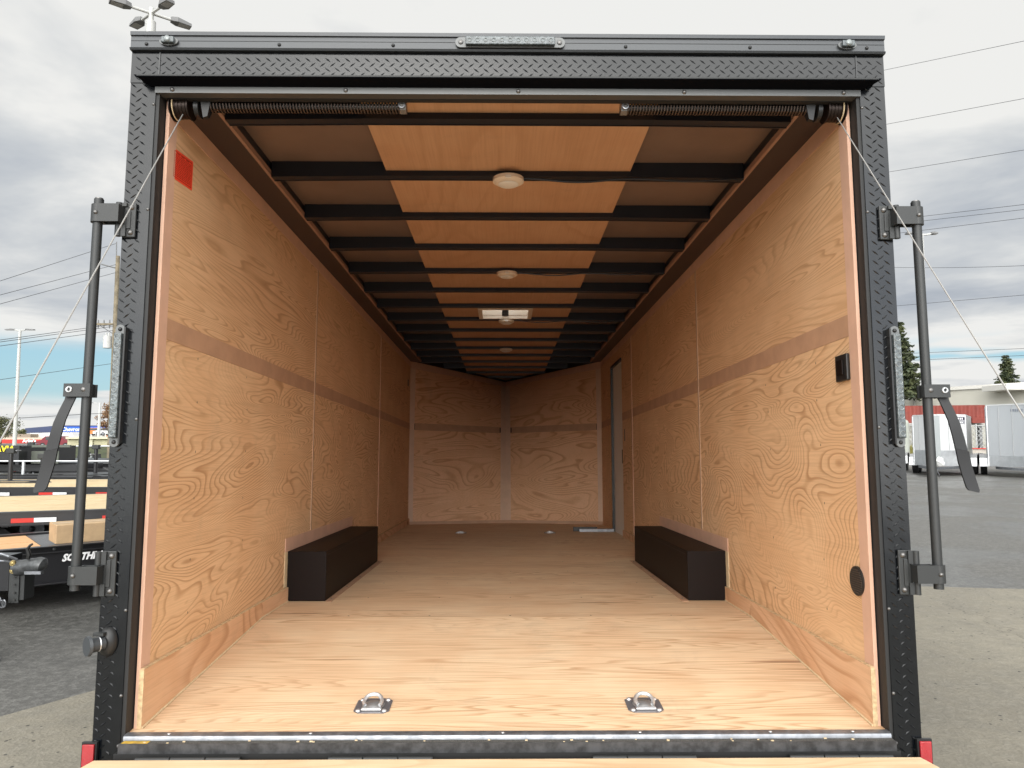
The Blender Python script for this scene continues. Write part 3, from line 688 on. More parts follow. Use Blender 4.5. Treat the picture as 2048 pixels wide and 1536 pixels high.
# ------------------------------------------------------------------ vehicles of the yard
m_tyre = mat('trailer tyre', (.018, .018, .018), .85)
m_yblack = mat('black trailer paint', (.012, .012, .014), .3, 0, .6)
m_alu = mat('bright aluminium', (.62, .63, .64), .28, .85, .5, var=.08, vscale=6)
m_wt = mat('white trailer skin', (.60, .61, .61), .35)
m_wt2 = mat('light grey trailer skin', (.42, .44, .46), .35)
m_deckw = plywood('treated deck boards', (1.2, 5.0, .01), 14, (.62, .50, .30), (.46, .34, .19), (.58, .44, .25), .2, 2, .2, .6, fib=(3, 80, 80))
m_deckn = plywood('new pine deck boards', (1.2, 5.0, .01), 14, (.66, .40, .20), (.46, .26, .12), (.62, .37, .18), .2, 2, .2, .7, fib=(3, 80, 80))
m_tapew = mat('white reflective tape', (.75, .75, .76), .3); m_taper = mat('red reflective tape', (.55, .03, .02), .3)
m_plate = mat('diamond plate deck', (.16, .165, .17), .4, .7, .5, var=.4, vscale=60)
def wheel(parent, x, y, z, r, wd, m_rim, ax='y'):
    w_ = MB(); d = Vector((0, 1, 0)) if ax == 'y' else Vector((1, 0, 0)); c = Vector((x, y, z))
    w_.cyl(c-d*wd/2, c+d*wd/2, r, n=26); w_.cyl(c-d*(wd/2+.008), c-d*wd/2, r*.86, r*.92, n=26)
    o = w_.build('wheel', m_tyre, parent, True)
    rm = MB(); rm.cyl(c-d*(wd/2+.012), c-d*(wd/2+.009), r*.56, n=20); rm.dome(c-d*(wd/2+.012), -d, r*.16, .03, 12, 3); rm.build('rim', m_rim, o, True)
    return o
def fender(parent, xc, y0, y1, z, r, L, m_):
    f_ = MB(); n = 10; th = .012
    prof = [(-L/2-r*.55, -r*.75), (-L/2-r*.25, r*.0), (-L/2+r*.1, r*.22), (L/2-r*.1, r*.22), (L/2+r*.25, r*.0), (L/2+r*.55, -r*.75)]
    for (a0, b0), (a1, b1) in zip(prof, prof[1:]):
        f_.hexa([(xc+a0, y0, z+b0), (xc+a1, y0, z+b1), (xc+a1, y1, z+b1), (xc+a0, y1, z+b0)], [(xc+a0, y0, z+b0+th), (xc+a1, y0, z+b1+th), (xc+a1, y1, z+b1+th), (xc+a0, y1, z+b0+th)])
    f_.box(xc-L/2, xc+L/2, y0, y0+.01, z-.02, z+r*.2)
    return f_.build('fender', m_, parent)
def flatbed(label, loc, rz, L=6, Wd=2.1, zd=.65, rail=.12, wood=m_deckw, siderail=None, tape=True, group=None, metal=m_yblack, tongue=1, nax=2, boards=12, over=False):
    """local x = length, y = across (0 = side facing us), z up from the ground"""
    t = thing('flatbed_trailer', label, 'trailer', loc, rz, group)
    fr = MB(); fr.box(0, L, 0, .07, zd-rail, zd); fr.box(0, L, Wd-.07, Wd, zd-rail, zd); fr.box(0, .08, .07, Wd-.07, zd-rail, zd-.02); fr.box(L-.08, L, .07, Wd-.07, zd-rail, zd-.02)
    fr.box(0, L, -.012, .0, zd-.018, zd); fr.box(0, L, -.012, .0, zd-rail, zd-rail+.016)
    k = .6
    while k < L: fr.box(k, k+.06, .07, Wd-.07, zd-rail-.02, zd-.045); k += .6
    fr.build('frame', metal, t)
    dk = MB(); bw = (Wd-.15)/boards
    for k in range(boards): dk.box(.09, L-.09, .075+k*bw, .075+(k+1)*bw-.008, zd-.04, zd-.002+.004*rg.random())
    dk.build('deck', wood, t)
    xt = L if tongue > 0 else 0
    tg = MB()
    for yy in (.35, Wd-.42):
        tg.hexa([(xt, yy, zd-rail-.02), (xt, yy+.07, zd-rail-.02), (xt+tongue*1.25, Wd/2+.035, zd-rail-.02), (xt+tongue*1.25, Wd/2-.035, zd-rail-.02)], [(xt, yy, zd-rail+.08), (xt, yy+.07, zd-rail+.08), (xt+tongue*1.25, Wd/2+.035, zd-rail+.08), (xt+tongue*1.25, Wd/2-.035, zd-rail+.08)])
    tg.build('tongue', metal, t)
    jx = xt+tongue*1.0
    MB().cyl((jx, Wd/2, zd+.42), (jx, Wd/2, .12), .035, n=12).cyl((jx, Wd/2, .12), (jx, Wd/2, .0), .028, n=12).cyl((jx, Wd/2, .02), (jx, Wd/2, .0), .1, n=14).build('jack', m_galv, t, True)
    MB().box(jx+tongue*.2, jx+tongue*.42, Wd/2-.05, Wd/2+.05, zd-rail-.03, zd-rail+.09).build('coupler', m_galv, t, bevel=.015)
    xc = L*.48 if tongue > 0 else L*.52
    for k in range(nax):
        x = xc+(k-(nax-1)/2)*.86
        rw = .34 if not over else .24; wheel(t, x, -.14 if not over else .30, rw, rw, .2, m_galv); wheel(t, x, Wd+.14 if not over else Wd-.30, rw, rw, .2, m_galv)
    if zd < .8 and not over: fender(t, xc, -.27, -.0125, .60, .4, .86*(nax-1)+.5, metal); fender(t, xc, Wd+.01, Wd+.27, .60, .4, .86*(nax-1)+.5, metal)
    if tape:
        k = .2
        while k < L-.4:
            MB().box(k, k+.20, -.0145, -.0122, zd-rail+.03, zd-rail+.075).build('red_tape', m_taper, t)
            MB().box(k+.2005, k+.40, -.0145, -.0122, zd-rail+.03, zd-rail+.075).build('white_tape', m_tapew, t); k += .82
    if siderail:
        sr = MB(); sr.tube([(0, .03, zd+siderail), (L, .03, zd+siderail)], .017, 8); k = 0
        while k <= L+.01: sr.box(k-.02, k+.02, .01, .05, zd, zd+siderail); k += L/2
        sr.build('side_rail', m_alu, t, True)
    return t
YG = 'trailers parked in the yard on the left'
# nearest: low trailer whose long black side channel carries the maker's name
A, B = at(0, 1099, 5.83), at(206, 1082, 6.30); dv = Vector((B.x-A.x, B.y-A.y, 0)); rz0 = math.atan2(dv.y, dv.x); u0 = dv.normalized()
org = Vector((A.x, A.y, GZ))-u0*3.0
near = thing('flatbed_trailer', 'nearest low black trailer with white lettering on its long side beam, carton on its deck', 'trailer', org, rz0, YG)
zt = A.z-GZ
mb = MB(); mb.box(0, 6.2, 0, .012, zt-.31, zt); mb.box(0, 6.2, -.055, 0, zt-.012, zt); mb.box(0, 6.2, -.055, 0, zt-.31, zt-.298); mb.box(0, 6.2, -.022, -.0005, zt-.062, zt-.052); mb.box(0, 6.2, 1.5, 1.56, zt-.31, zt-.05)
mb.build('side_beam', m_yblack, near, bevel=.003)
mb = MB()
for k in range(8): mb.box(.1, 3.36, .02+k*.185, .02+k*.185+.178, zt-.11, zt-.072+.003*rg.random())
mb.build('deck', m_deckn, near)
MB().hexa([(3.365, .02, zt-.10), (6.1, .02, zt-.10), (6.1, 1.48, zt-.10), (3.365, 1.48, zt-.10)], [(3.365, .02, zt-.07), (6.1, .02, zt-.045), (6.1, 1.48, zt-.045), (3.365, 1.48, zt-.07)]).build('plate_deck', m_plate, near)
MB().dome((3.37, -.001, zt-.030), (0, -1, 0), .014, .01, 14, 3).build('marker_lamp', m_lensbase, near, True)
for x in (.6, 1.4): wheel(near, x, .20, .33, .33, .2, m_galv)
m_logo = mat('white lettering', (.8, .8, .8), .4)
text('lettering', 'SOUTHLAND', .080, (3.425, -.0135, zt-.135), (R(90), 0, 0), m_logo, near, .001, .35, .84, bold=.004)
text('lettering', 'TRAILERS', .044, (3.690, -.0135, zt-.178), (R(90), 0, 0), m_logo, near, .001, .35, .85, bold=.002)
# carton on that deck
c0 = at(111, 1089, 6.32); c1 = at(111, 1051, 6.32)
bx = thing('cardboard_box', 'long tan cardboard carton lying on the near black trailer deck', 'box', (c0.x, c0.y, c0.z), rz0)
m_card = mat('brown cardboard', (.42, .29, .165), .8, var=.08, vscale=14)
hgt = c1.z-c0.z
MB().box(0, .80, 0, .34, 0, hgt).build('carton', m_card, bx, bevel=.006)
MB().box(.0, .80, .15, .19, hgt+.0005, hgt+.0015).build('packing_tape', mat('packing tape', (.45, .34, .2), .3), bx)
# coupler end of a trailer reaching in from the left
cpl = thing('trailer_tongue', 'black adjustable trailer coupler with brass bolts and hanging chain at the left edge', 'trailer hitch', (0, 0, 0))
DC = 4.55
def cb(x0, y0, x1, y1, D=DC, th=.06):
    m_ = MB(); pb(m_, x0, y0, x1, y1, D, th); return m_
cb(16, 1121, 36, 1206, DC, .012).build('channel_plate', m_grey, cpl)
cb(38.5, 1122, 47, 1200, DC+.01, .10).build('channel_side', m_grey, cpl)
mb = MB()
for yy in (1155, 1170, 1186, 1200): mb.cyl(at(28, yy, DC-.002), at(28, yy, DC-.004)+Vector((0, -.003, 0)), .007, n=10)
mb.build('bolt_hole', m_jamb, cpl)
for yy in (1126, 1141):
    q0 = at(27, yy, DC); MB().cyl(q0, q0+Vector((0, -.014, 0)), .019, .017, 6).dome(q0+Vector((0, -.014, 0)), (0, -1, 0), .012, .006, 10, 3).build('bolt', mat('brass bolt', (.55, .42, .18), .35, .9), cpl)
mb = MB(); pts = [at(34, 1136, DC+.03), at(50, 1134, DC+.02), at(66, 1130, DC+.02), at(78, 1130, DC+.02), at(86, 1131, DC+.02), at(91, 1134, DC+.02)]
mb.tube(pts, [.050, .047, .040, .050, .046, .020], 14); mb.build('coupler_head', mat('cast coupler steel', (.075, .078, .08), .4, .4, var=.3, vscale=40), cpl, True)
mb = MB(); mb.tube([at(56, 1118, DC), at(58, 1108, DC), at(55, 1098, DC), at(60, 1091, DC), at(65, 1088, DC)], [.012, .013, .011, .008, .006], 8); mb.build('latch_lever', m_plastic, cpl, True)
cb(48, 1143, 81, 1149, DC-.03, .03).build('latch_bar', m_galv, cpl)
mb = MB(); pb(mb, -90, 1112, 15.5, 1182, DC+.03, .12); mb.build('tongue_beam', m_yblack, cpl)
for k in range(4):
    cx_, cy2 = 8-k*5, 1207+((k % 2)*4)-k*3
    MB().tube([at(cx_+5.5*math.cos(t)*(1 if k % 2 else .6), cy2+7*math.sin(t), DC-.05+(.012*math.sin(t) if k % 2 else 0)) for t in [2*math.pi*j/14 for j in range(14)]], .0045, 6, True).build('chain_link', m_galv, cpl, True)
mb = MB(); mb.tube([at(-20, 1108, DC-.05), at(4, 1108, DC-.05), at(18, 1113, DC-.06), at(34, 1119, DC-.03)], .008, 8); mb.tube([at(-20, 1121, DC-.05), at(8, 1122, DC-.06), at(20, 1124, DC-.04)], .006, 8); mb.build('wiring_loom', m_galv, cpl, True)
mb = MB(); q0 = at(-30, 1180, DC+.08); mb.cyl((q0.x, q0.y, q0.z+.3), (q0.x, q0.y, GZ), .04, n=12); mb.cyl((q0.x, q0.y, GZ+.01), (q0.x, q0.y, GZ), .10, n=12); mb.build('jack', m_galv, cpl, True)

# deckover right behind
A, B = at(0, 1025, 7.5), at(211, 1015, 7.85); rz1 = math.atan2(B.y-A.y, B.x-A.x); org = Vector((A.x, A.y, GZ))-Vector((math.cos(rz1), math.sin(rz1), 0))*4.2
d1 = flatbed('long deckover trailer with pale lumber deck and red and white reflective tape along its rail', org, rz1, 8.5, 2.5, A.z-GZ, .14, m_deckw, group=YG, nax=3, boards=9, over=True)
# more trailers further back
A = at(-40, 1000, 10.6); zt2 = .62
f2 = flatbed('black flatbed behind the lumber deck, its rail just above the boards', (A.x-2, A.y+.2, GZ), R(2), 7.0, 2.2, .66, .15, m_deckw, group=YG, boards=9, over=True)
A = at(40, 940, 14.0); f3 = flatbed('black car hauler in the third row with silver top rail', (A.x-4, A.y, GZ), R(1), 8.0, 2.1, .60, .14, m_yblack, .34, group=YG)
A = at(120, 930, 17.5); f4 = flatbed('dark flatbed in the fourth row seen past the lock bar', (A.x-3, A.y, GZ), R(-2), 7.5, 2.1, .78, .22, m_yblack, None, group=YG)
A = at(-20, 925, 21); f5 = flatbed('farthest black trailer of the left rows, before the grass bank', (A.x-3, A.y, GZ), R(3), 9.0, 2.1, .74, .2, m_yblack, .4, group=YG, tongue=-1)
A = at(60, 960, 12.0); f6 = flatbed('black steel deck trailer just behind the lumber decks, reflective tape along its edge', (A.x-4.2, A.y, GZ), R(1.5), 7.0, 2.0, .58, .16, m_yblack, None, group=YG, nax=3)
A = at(150, 948, 13.2); f7 = flatbed('black trailer with thick side rail seen right of the left latch handle', (A.x-2.0, A.y+.6, GZ), R(-3), 6.0, 2.0, .66, .15, m_yblack, None, group=YG)
for k, (px_, D) in enumerate(((20, 12.6), (84, 12.9), (168, 12.4), (190, 15.4), (60, 16.2))):
    q0 = at(px_, 960, D)
    jk = thing('trailer_jack', ['upright black jack over the lumber deck near the left edge', 'upright jack seen behind the left latch handle', 'jack with grey winch box just right of the lock bar', 'thin jack close to the left door post', 'far jack among the black trailers'][k], 'jack', (q0.x, q0.y, GZ), 0, 'jacks standing among the parked trailers')
    hh = (1.12, 1.02, 1.06, 1.15, 1.2)[k]
    MB().cyl((0, 0, 0), (0, 0, .02), .11, n=14).cyl((0, 0, .02), (0, 0, .4), .028, n=10).cyl((0, 0, .4), (0, 0, hh), .038, n=12).build('tube', m_yblack, jk, True)
    MB().box(-.07, .07, -.05, .05, hh, hh+.09).build('gear_head', m_grey, jk, bevel=.01)
    MB().tube([(.07, 0, hh+.05), (.16, 0, hh+.05), (.16, -.12, hh+.05)], .010, 6).build('crank', m_galv, jk, True)
# dump trailer at the left edge
q0 = at(38, 929, 15.2); dz1 = at(38, 893, 15.2).z-GZ; dz0 = q0.z-GZ
dp = thing('dump_trailer', 'black high sided dump trailer at the left edge with yellow lettering', 'trailer', (q0.x, q0.y, GZ), 0)
mb = MB(); mb.box(-3.6, 0, 0, 2.0, dz0, dz0+.05); mb.box(-3.6, 0, 0, .05, dz0, dz1); mb.box(-3.6, 0, 1.95, 2, dz0, dz1); mb.box(-.05, 0, .05, 1.95, dz0, dz1); mb.box(-3.6, -3.55, .05, 1.95, dz0, dz1)
for k in range(8): mb.box(-3.55+k*.5, -3.48+k*.5, -.05, 0, dz0, dz1-.05)
mb.box(-3.62, .03, -.06, .0, dz1-.05, dz1+.02); mb.build('dump_box', m_yblack, dp)
MB().box(-3.6, .9, .5, .62, dz0-.16, dz0-.02).box(-3.6, .9, 1.4, 1.52, dz0-.16, dz0-.02).build('chassis', m_yblack, dp)
for x in (-2.4, -1.6): wheel(dp, x, -.02, .36, .36, .22, m_galv)
fender(dp, -2.0, -.16, .0, .62, .4, 1.3, m_yblack)
text('lettering', 'AVIA', .16, (-.46, -.062, dz1-.10), (R(90), 0, 0), mat('yellow lettering', (.85, .70, .02), .5), dp, .001, .1, 1.1, bold=.006)
MB().box(.05, .85, .3, .36, dz1-.02, dz1+.03).box(.05, .62, .3, .33, dz1-.36, dz1-.10).build('tarp_bracket', mat('olive panel', (.10, .11, .09), .6), dp)

# ------------------------------------------------------------------ poles and wires, left
m_pole = mat('painted steel pole', (.52, .52, .50), .5); m_lamp = mat('grey lamp head', (.16, .16, .16), .5); m_lampg = mat('lamp glass', (.42, .41, .40), .3)
m_wood = mat('weathered utility pole', (.20, .165, .11), .8, var=.25, vscale=3); m_wire = mat('black wire', (.05, .05, .055), .6)
def lamp_head(parent, c, d, L=.75, Wd=.32):
    c, d = Vector(c), Vector(d).normalized(); n = Vector((-d.y, d.x, 0)); z = Vector((0, 0, 1))
    m1 = MB(); f = lambda a, b_, h_: c+d*a+n*b_+z*h_
    m1.hexa([f(0, -Wd*.25, -.04), f(0, Wd*.25, -.04), f(L*.3, Wd*.5, -.05), f(L*.3, -Wd*.5, -.05)], [f(0, -Wd*.2, .06), f(0, Wd*.2, .06), f(L*.3, Wd*.42, .07), f(L*.3, -Wd*.42, .07)])
    m1.hexa([f(L*.3, -Wd*.5, -.05), f(L*.3, Wd*.5, -.05), f(L, Wd*.42, -.05), f(L, -Wd*.42, -.05)], [f(L*.3, -Wd*.42, .07), f(L*.3, Wd*.42, .07), f(L, Wd*.36, .02), f(L, -Wd*.36, .02)])
    o = m1.build('lamp_head', m_lamp, parent)
    MB().hexa([f(L*.38, -Wd*.36, -.056), f(L*.38, Wd*.36, -.056), f(L*.94, Wd*.34, -.056), f(L*.94, -Wd*.34, -.056)], [f(L*.38, -Wd*.36, -.0505), f(L*.38, Wd*.36, -.0505), f(L*.94, Wd*.34, -.0505), f(L*.94, -Wd*.34, -.0505)]).build('lamp_glass', m_lampg, o)
tp = at(303, 20, 17.0)
lp = thing('light_pole', 'tall pale car park light pole with four flat lamp heads rising behind the trailer roof', 'light pole', (tp.x, tp.y, GZ))
H = tp.z-GZ
MB().cyl((0, 0, 0), (0, 0, H-.28), .16, .105, 20).build('shaft', m_pole, lp, True)
MB().cyl((0, 0, H-.279), (0, 0, H+.05), .055, n=16).build('collar', m_pole, lp, True)
for a_ in (-38, 38, 142, 218):
    d = Vector((math.cos(R(a_)), math.sin(R(a_)), 0))
    c0 = Vector((0, 0, H-.08)); c1 = c0+d*.42
    MB().tube([c0+d*.03, c0+d*.25, c1], .033, 8).build('arm', m_pole, lp, True)
    lamp_head(lp, c1, d, .44, .24)
def double_lamp(px, py, D, label, arm, group=None, rgt=True, hd=.7, r=.09, lft=True):
    tp = at(px, py, D); H = tp.z-GZ; t = thing('light_pole', label, 'light pole', (tp.x, tp.y, GZ), 0, group)
    MB().cyl((0, 0, 0), (0, 0, H), r*1.5, r, 12).build('shaft', m_pole, t, True)
    for s_ in ((-1, 1) if rgt and lft else ((-1,) if lft else (1,))):
        MB().tube([(0, 0, H-.05), (s_*arm*.6, 0, H-.03), (s_*arm, 0, H+.02)], .05, 6).build('arm', m_pole, t, True)
        lamp_head(t, (s_*arm, 0, H+.04), (s_, 0, 0), hd, .35)
double_lamp(40, 660, 62, 'slim two headed light pole standing near the left edge', .45, hd=.75, r=.11)
double_lamp(200, 806, 120, 'distant single arm street light between lock bar and trailer', 1.1, rgt=False, hd=1.1, r=.18)
double_lamp(1843, 468, 40, 'two headed lamp post standing close behind the right lock bar', .52, hd=.32, r=.09)
tp = at(236, 512, 46)
up_ = thing('utility_pole', 'weathered wooden utility pole with crossarm and grey transformer behind the left door post', 'utility pole', (tp.x, tp.y, GZ))
H = tp.z-GZ
MB().cyl((0, 0, 0), (0, 0, H), .19, .12, 12).build('shaft', m_wood, up_, True)
MB().tube([(-.10, 0, H), (-.12, 0, H+.9)], .03, 6).build('top_pin', m_lamp, up_, True)
MB().tube([(-.15, 0, H-.75), (-1.0, 0, H-.52)], .04, 6).build('bracket', m_lamp, up_, True)
zx = at(236, 652, 46).z-GZ
MB().box(-1.15, 1.15, -.06, .06, zx, zx+.12).build('crossarm', m_wood, up_)
MB().tube([(-.95, 0, zx), (-.1, 0, zx-.55)], .03, 6).build('brace', m_lamp, up_, True)
for x in (-1.05, -.7, -.35):
    MB().cyl((x, 0, zx+.12), (x, 0, zx+.34), .05, .03, 8).cyl((x, 0, zx-.2), (x, 0, zx), .03, .05, 8).build('insulator', m_lamp, up_, True)
zq = at(225, 698, 46).z-GZ
MB().cyl((-.42, -.05, zq), (-.42, -.05, zq+.75), .24, n=16).cyl((-.50, -.05, zq+.75), (-.50, -.05, zq+.95), .04, n=8).cyl((-.34, -.05, zq+.75), (-.34, -.05, zq+.95), .04, n=8).build('transformer', m_pole, up_, True)
def wire(name_label, pA, pB, r=.012, sag=.0, grp='power lines across the sky'):
    a_, b_ = Vector(pA), Vector(pB); c = (a_+b_)/2
    pts = [a_.lerp(b_, k/24)-c+Vector((0, 0, -sag*4*(k/24)*(1-k/24))) for k in range(25)]
    o = MB().tube(pts, r, 5).build('power_line', m_wire); o.location = c; tag(o, name_label, 'power line', grp)
def ext(p, q, k): return Vector(p)+(Vector(q)-Vector(p))*k
for k, (ya, yb, lab) in enumerate(((562, 487, 'top wire left of the trailer, running to the pole tip'), (590, 529, 'second wire from the top left of the trailer'), (608, 545, 'third wire left of the trailer, just under the second'),
    (680, 648, 'upper wire of the bunch meeting the crossarm'), (684, 652, 'middle wire of the bunch meeting the crossarm'), (692, 660, 'lowest wire of the bunch meeting the crossarm'))):
    a_ = at(0, ya, 34); b_ = at(232, yb, 45.9); wire(lab, ext(b_, a_, 1.5), b_, .013 if k < 3 else .014)
wire('thin wire low in the blue gap left of the trailer', at(-60, 768, 60), at(260, 722, 80), .022)
wire('lowest thin wire left, over the far roofs', at(-60, 842, 60), at(260, 823, 90), .026)
for ya, yb, lab in ((141, 82, 'highest wire right of the trailer roof'), (250, 197, 'second wire down at the right'), (346, 300, 'third wire down at the right')):
    a_, b_ = at(1765, ya, 30), at(2048, yb, 24); wire(lab, ext(b_, a_, 2.2), ext(a_, b_, 1.4), .008)
for ya, yb, lab in ((438, 409, 'wire passing just above the right lock bar, upper one'), (447, 419, 'wire passing the right lock bar, lower one'), (466, 436, 'wire touching the two headed lamp beside the right bar')):
    a_, b_ = at(1800, ya, 45), at(2048, yb, 37); wire(lab, ext(b_, a_, 1.6), ext(a_, b_, 1.4), .012)
for ya, yb, lab, sg in ((529, 526, 'faint level wire halfway up the right sky', .25), (612, 590, 'faint wire below the level one at the right', 0), (708, 697, 'upper of two wires above the right conifer branches', 0), (722, 711, 'lower of two wires crossing the right conifer', 0)):
    a_, b_ = at(1790, ya, 52), at(2048, yb, 44); wire(lab, ext(b_, a_, 1.6), ext(a_, b_, 1.4), .013, sg)

# ------------------------------------------------------------------ trees
def leafmat(name, a_, b_):
    m = bpy.data.materials.new(name); m.use_nodes = True; t = NT(m.node_tree); p = t.n['Principled BSDF']
    co = t.node('ShaderNodeTexCoord').outputs['Object']
    t.put(p.inputs['Base Color'], t.mix(t.rng(t.noise(co, 1.1, 4, .6), .35, .65), tuple(a_)+(1,), tuple(b_)+(1,))); p.inputs['Roughness'].default_value = .7
    return m
m_fir = leafmat('fir needles', (.030, .045, .022), (.085, .095, .035)); m_leaf = leafmat('olive leaves', (.06, .07, .03), (.14, .14, .06)); m_leafr = leafmat('reddish leaves', (.16, .08, .04), (.28, .16, .07))
m_bark = mat('bark', (.10, .075, .055), .9, var=.3, vscale=6)
def leafball(mb, c, r, n, q, rr, flat=.6):
    for _ in range(n):
        p = Vector((rr.gauss(0, .5), rr.gauss(0, .5), rr.gauss(0, .5)*flat))*r+Vector(c)
        a_ = Vector((rr.uniform(-1, 1), rr.uniform(-1, 1), rr.uniform(-.6, .6))).normalized()*q; b_ = Vector((rr.uniform(-1, 1), rr.uniform(-1, 1), rr.uniform(-1, 1))).normalized()*q*.7
        mb.add([p-a_, p+b_, p+a_, p-b_], [(0, 1, 2, 3)])
def conifer(px, ptop, pbase, D, spread, label, seed, nl=22, dens=26):
    rr = random.Random(seed); top = at(px, ptop, D); H = top.z-GZ; t = thing('conifer_tree', label, 'tree', (top.x, top.y, GZ)); zb = at(px, pbase, D).z-GZ
    cr = MB(); br = MB().cyl((0, 0, 0), (0, 0, H*.98), H*.022, .03, 10)
    for k in range(nl):
        f = k/(nl-1); z = H-(H-zb)*f**.9; L = spread*(.08+f*.92)*rr.uniform(.7, 1.1)
        for j in range(7):
            a_ = rr.uniform(0, 6.283); d = Vector((math.cos(a_), math.sin(a_), 0)); L2 = L*rr.uniform(.55, 1.08)
            tip = Vector((0, 0, z))+d*L2+Vector((0, 0, -L2*.18+L2*.1*rr.random()))
            br.tube([(0, 0, z), tip], [.04, .01], 4)
            for q in range(5):
                u = .3+.17*q
                leafball(cr, Vector((0, 0, z)).lerp(tip, u), .22*L2*(1.1-u)+.25, int(dens*.5), .13+.02*spread, rr, .35)
    br.build('trunk', m_bark, t); cr.build('crown', m_fir, t)
def broadleaf(px, ptop, pbase, D, spread, label, seed, m_, n=26):
    rr = random.Random(seed); top = at(px, ptop, D); H = top.z-GZ; zb = at(px, pbase, D).z-GZ; t = thing('broadleaf_tree', label, 'tree', (top.x, top.y, GZ))
    br = MB().cyl((0, 0, 0), (0, 0, H*.8), H*.03, .05, 8); cr = MB(); hc = (H-zb)
    for k in range(n):
        f = rr.random(); z = zb+hc*f; rad = spread*math.sqrt(max(.05, 1-(2*f-.75)**2/1.7))*(.25+.75*rr.random()); a_ = rr.uniform(0, 6.283)
        tip = Vector((math.cos(a_)*rad, math.sin(a_)*rad, z)); br.tube([(0, 0, max(H*.2, z-hc*.35)), tip], [.06, .015], 4)
        leafball(cr, tip, spread*.34, 90, .16, rr, .7)
    br.build('trunk', m_bark, t); cr.build('crown', m_, t)
conifer(1798, 648, 790, 66, 2.6, 'tall dark fir behind the pale building, partly hidden by the door post', 4, 24, 22)
conifer(2012, 713, 778, 95, 2.3, 'small conical tree rising over the flat roof at the far right', 9, 16, 16)
broadleaf(4, 838, 872, 150, 3.2, 'bushy tree cut by the left edge of the photo', 12, m_leaf, 40)
broadleaf(224, 812, 858, 130, 2.2, 'autumn coloured tree just left of the trailer post', 15, m_leafr, 30)
broadleaf(45, 860, 869, 190, 1.1, 'tiny tree on the skyline by the slim light pole', 18, m_leaf, 14)

# ------------------------------------------------------------------ buildings far left
m_bluef = mat('blue canopy fascia', (.022, .11, .55), .4); m_bluef2 = mat('dark blue canopy edge', (.015, .03, .13), .4); m_tanw = mat('tan stucco', (.52, .46, .36), .85, var=.05, vscale=1); m_whw = mat('pale wall', (.66, .63, .58), .8)
def B(px, py, D): return at(px, py, D)
ca = at(118, 864, 200); cb_ = at(250, 851, 200); z0, z1 = ca.z, at(118, 853, 200).z
cn = thing('fuel_canopy', 'blue fuel station canopy with white lettering on its fascia', 'canopy', (0, 0, 0))
MB().box(ca.x, cb_.x, ca.y, ca.y+.5, z0, z1).build('fascia', m_bluef, cn)
MB().box(ca.x, cb_.x, ca.y-.05, ca.y+.55, z1+.002, z1+.30).build('fascia_cap', m_bluef2, cn)
e2 = at(50, 863, 262)
MB().hexa([(ca.x-.01, ca.y, z0), (ca.x-.01, ca.y+.5, z0), (e2.x, e2.y+.5, z0), (e2.x, e2.y, z0)], [(ca.x-.01, ca.y, z1+.3), (ca.x-.01, ca.y+.5, z1+.3), (e2.x, e2.y+.5, z1+.3), (e2.x, e2.y, z1+.3)]).build('side_fascia', m_bluef2, cn)
mb = MB()
for (px_, D) in ((135, 205), (205, 205), (80, 235)):
    q0 = at(px_, 864, D); mb.box(q0.x-.3, q0.x+.3, q0.y, q0.y+.6, GZ, z0)
mb.build('columns', m_whw, cn)
text('lettering', 'Chevron', 1.45, (at(123, 862, 200).x, ca.y-.02, at(123, 862, 200).z), (R(90), 0, 0), m_logo, cn, .01, 0, 1.0, bold=.03)
fb = thing('restaurant', 'low tan restaurant with a red sign band and white lettering', 'building', (0, 0, 0))
mb = MB(); pb(mb, -60, 875, 97, 895, 170, 14); mb.build('wall', m_tanw, fb)
mb = MB(); pb(mb, -60, 868, 60, 874.8, 172, 10); mb.build('parapet', mat('taupe parapet', (.25, .2, .16), .8), fb)
mb = MB(); pb(mb, 60, 866, 102, 878, 175, 10); mb.build('tower_block', m_whw, fb)
mb = MB(); pb(mb, 3, 879, 88, 886.5, 169, .4); mb.build('sign_band', mat('red sign band', (.55, .03, .02), .5), fb)
q0 = at(45, 884.5, 168.6); text('lettering', "Arby's", 1.0, (q0.x, q0.y, q0.z), (R(90), 0, 0), m_logo, fb, .02, 0, 1.2, bold=.04)
mb = MB(); pb(mb, 40, 887.5, 85, 894, 169.2, .3); mb.build('window', mat('dark window', (.05, .08, .08), .1), fb)
mb = MB(); pb(mb, 0, 887.5, 30, 894, 169.2, .3); mb.build('window', mat('orange window', (.55, .16, .06), .3), fb)
ps = thing('pale_shop', 'pale shop front under the blue canopy', 'building', (0, 0, 0))
mb = MB(); pb(mb, 96, 866, 236, 882, 225, 10); mb.build('wall', m_whw, ps)
for k in range(9):
    mb = MB(); x = 100+k*14; pb(mb, x, 869, x+9, 876, 224.8, .15); mb.build('window', mat('shop window', random.Random(k).choice([(.3, .28, .26), (.5, .2, .1), (.6, .6, .58), (.2, .22, .25)]), .3), ps)
bw_ = thing('beige_wall', 'beige low flat roofed block between the lock bar and the trailer', 'building', (0, 0, 0))
mb = MB(); pb(mb, 134, 878, 330, 905, 66, 3); mb.build('wall', mat('beige rendered wall', (.50, .47, .31), .85, var=.05, vscale=2), bw_)
mb = MB(); pb(mb, 131, 873.5, 330, 877.8, 65.7, 3.4); mb.build('coping', mat('beige coping', (.60, .57, .42), .8), bw_)
mb = MB(); pb(mb, 176, 878, 184, 905, 65.8, .19); mb.build('pilaster', mat('beige pilaster', (.58, .55, .40), .85), bw_)
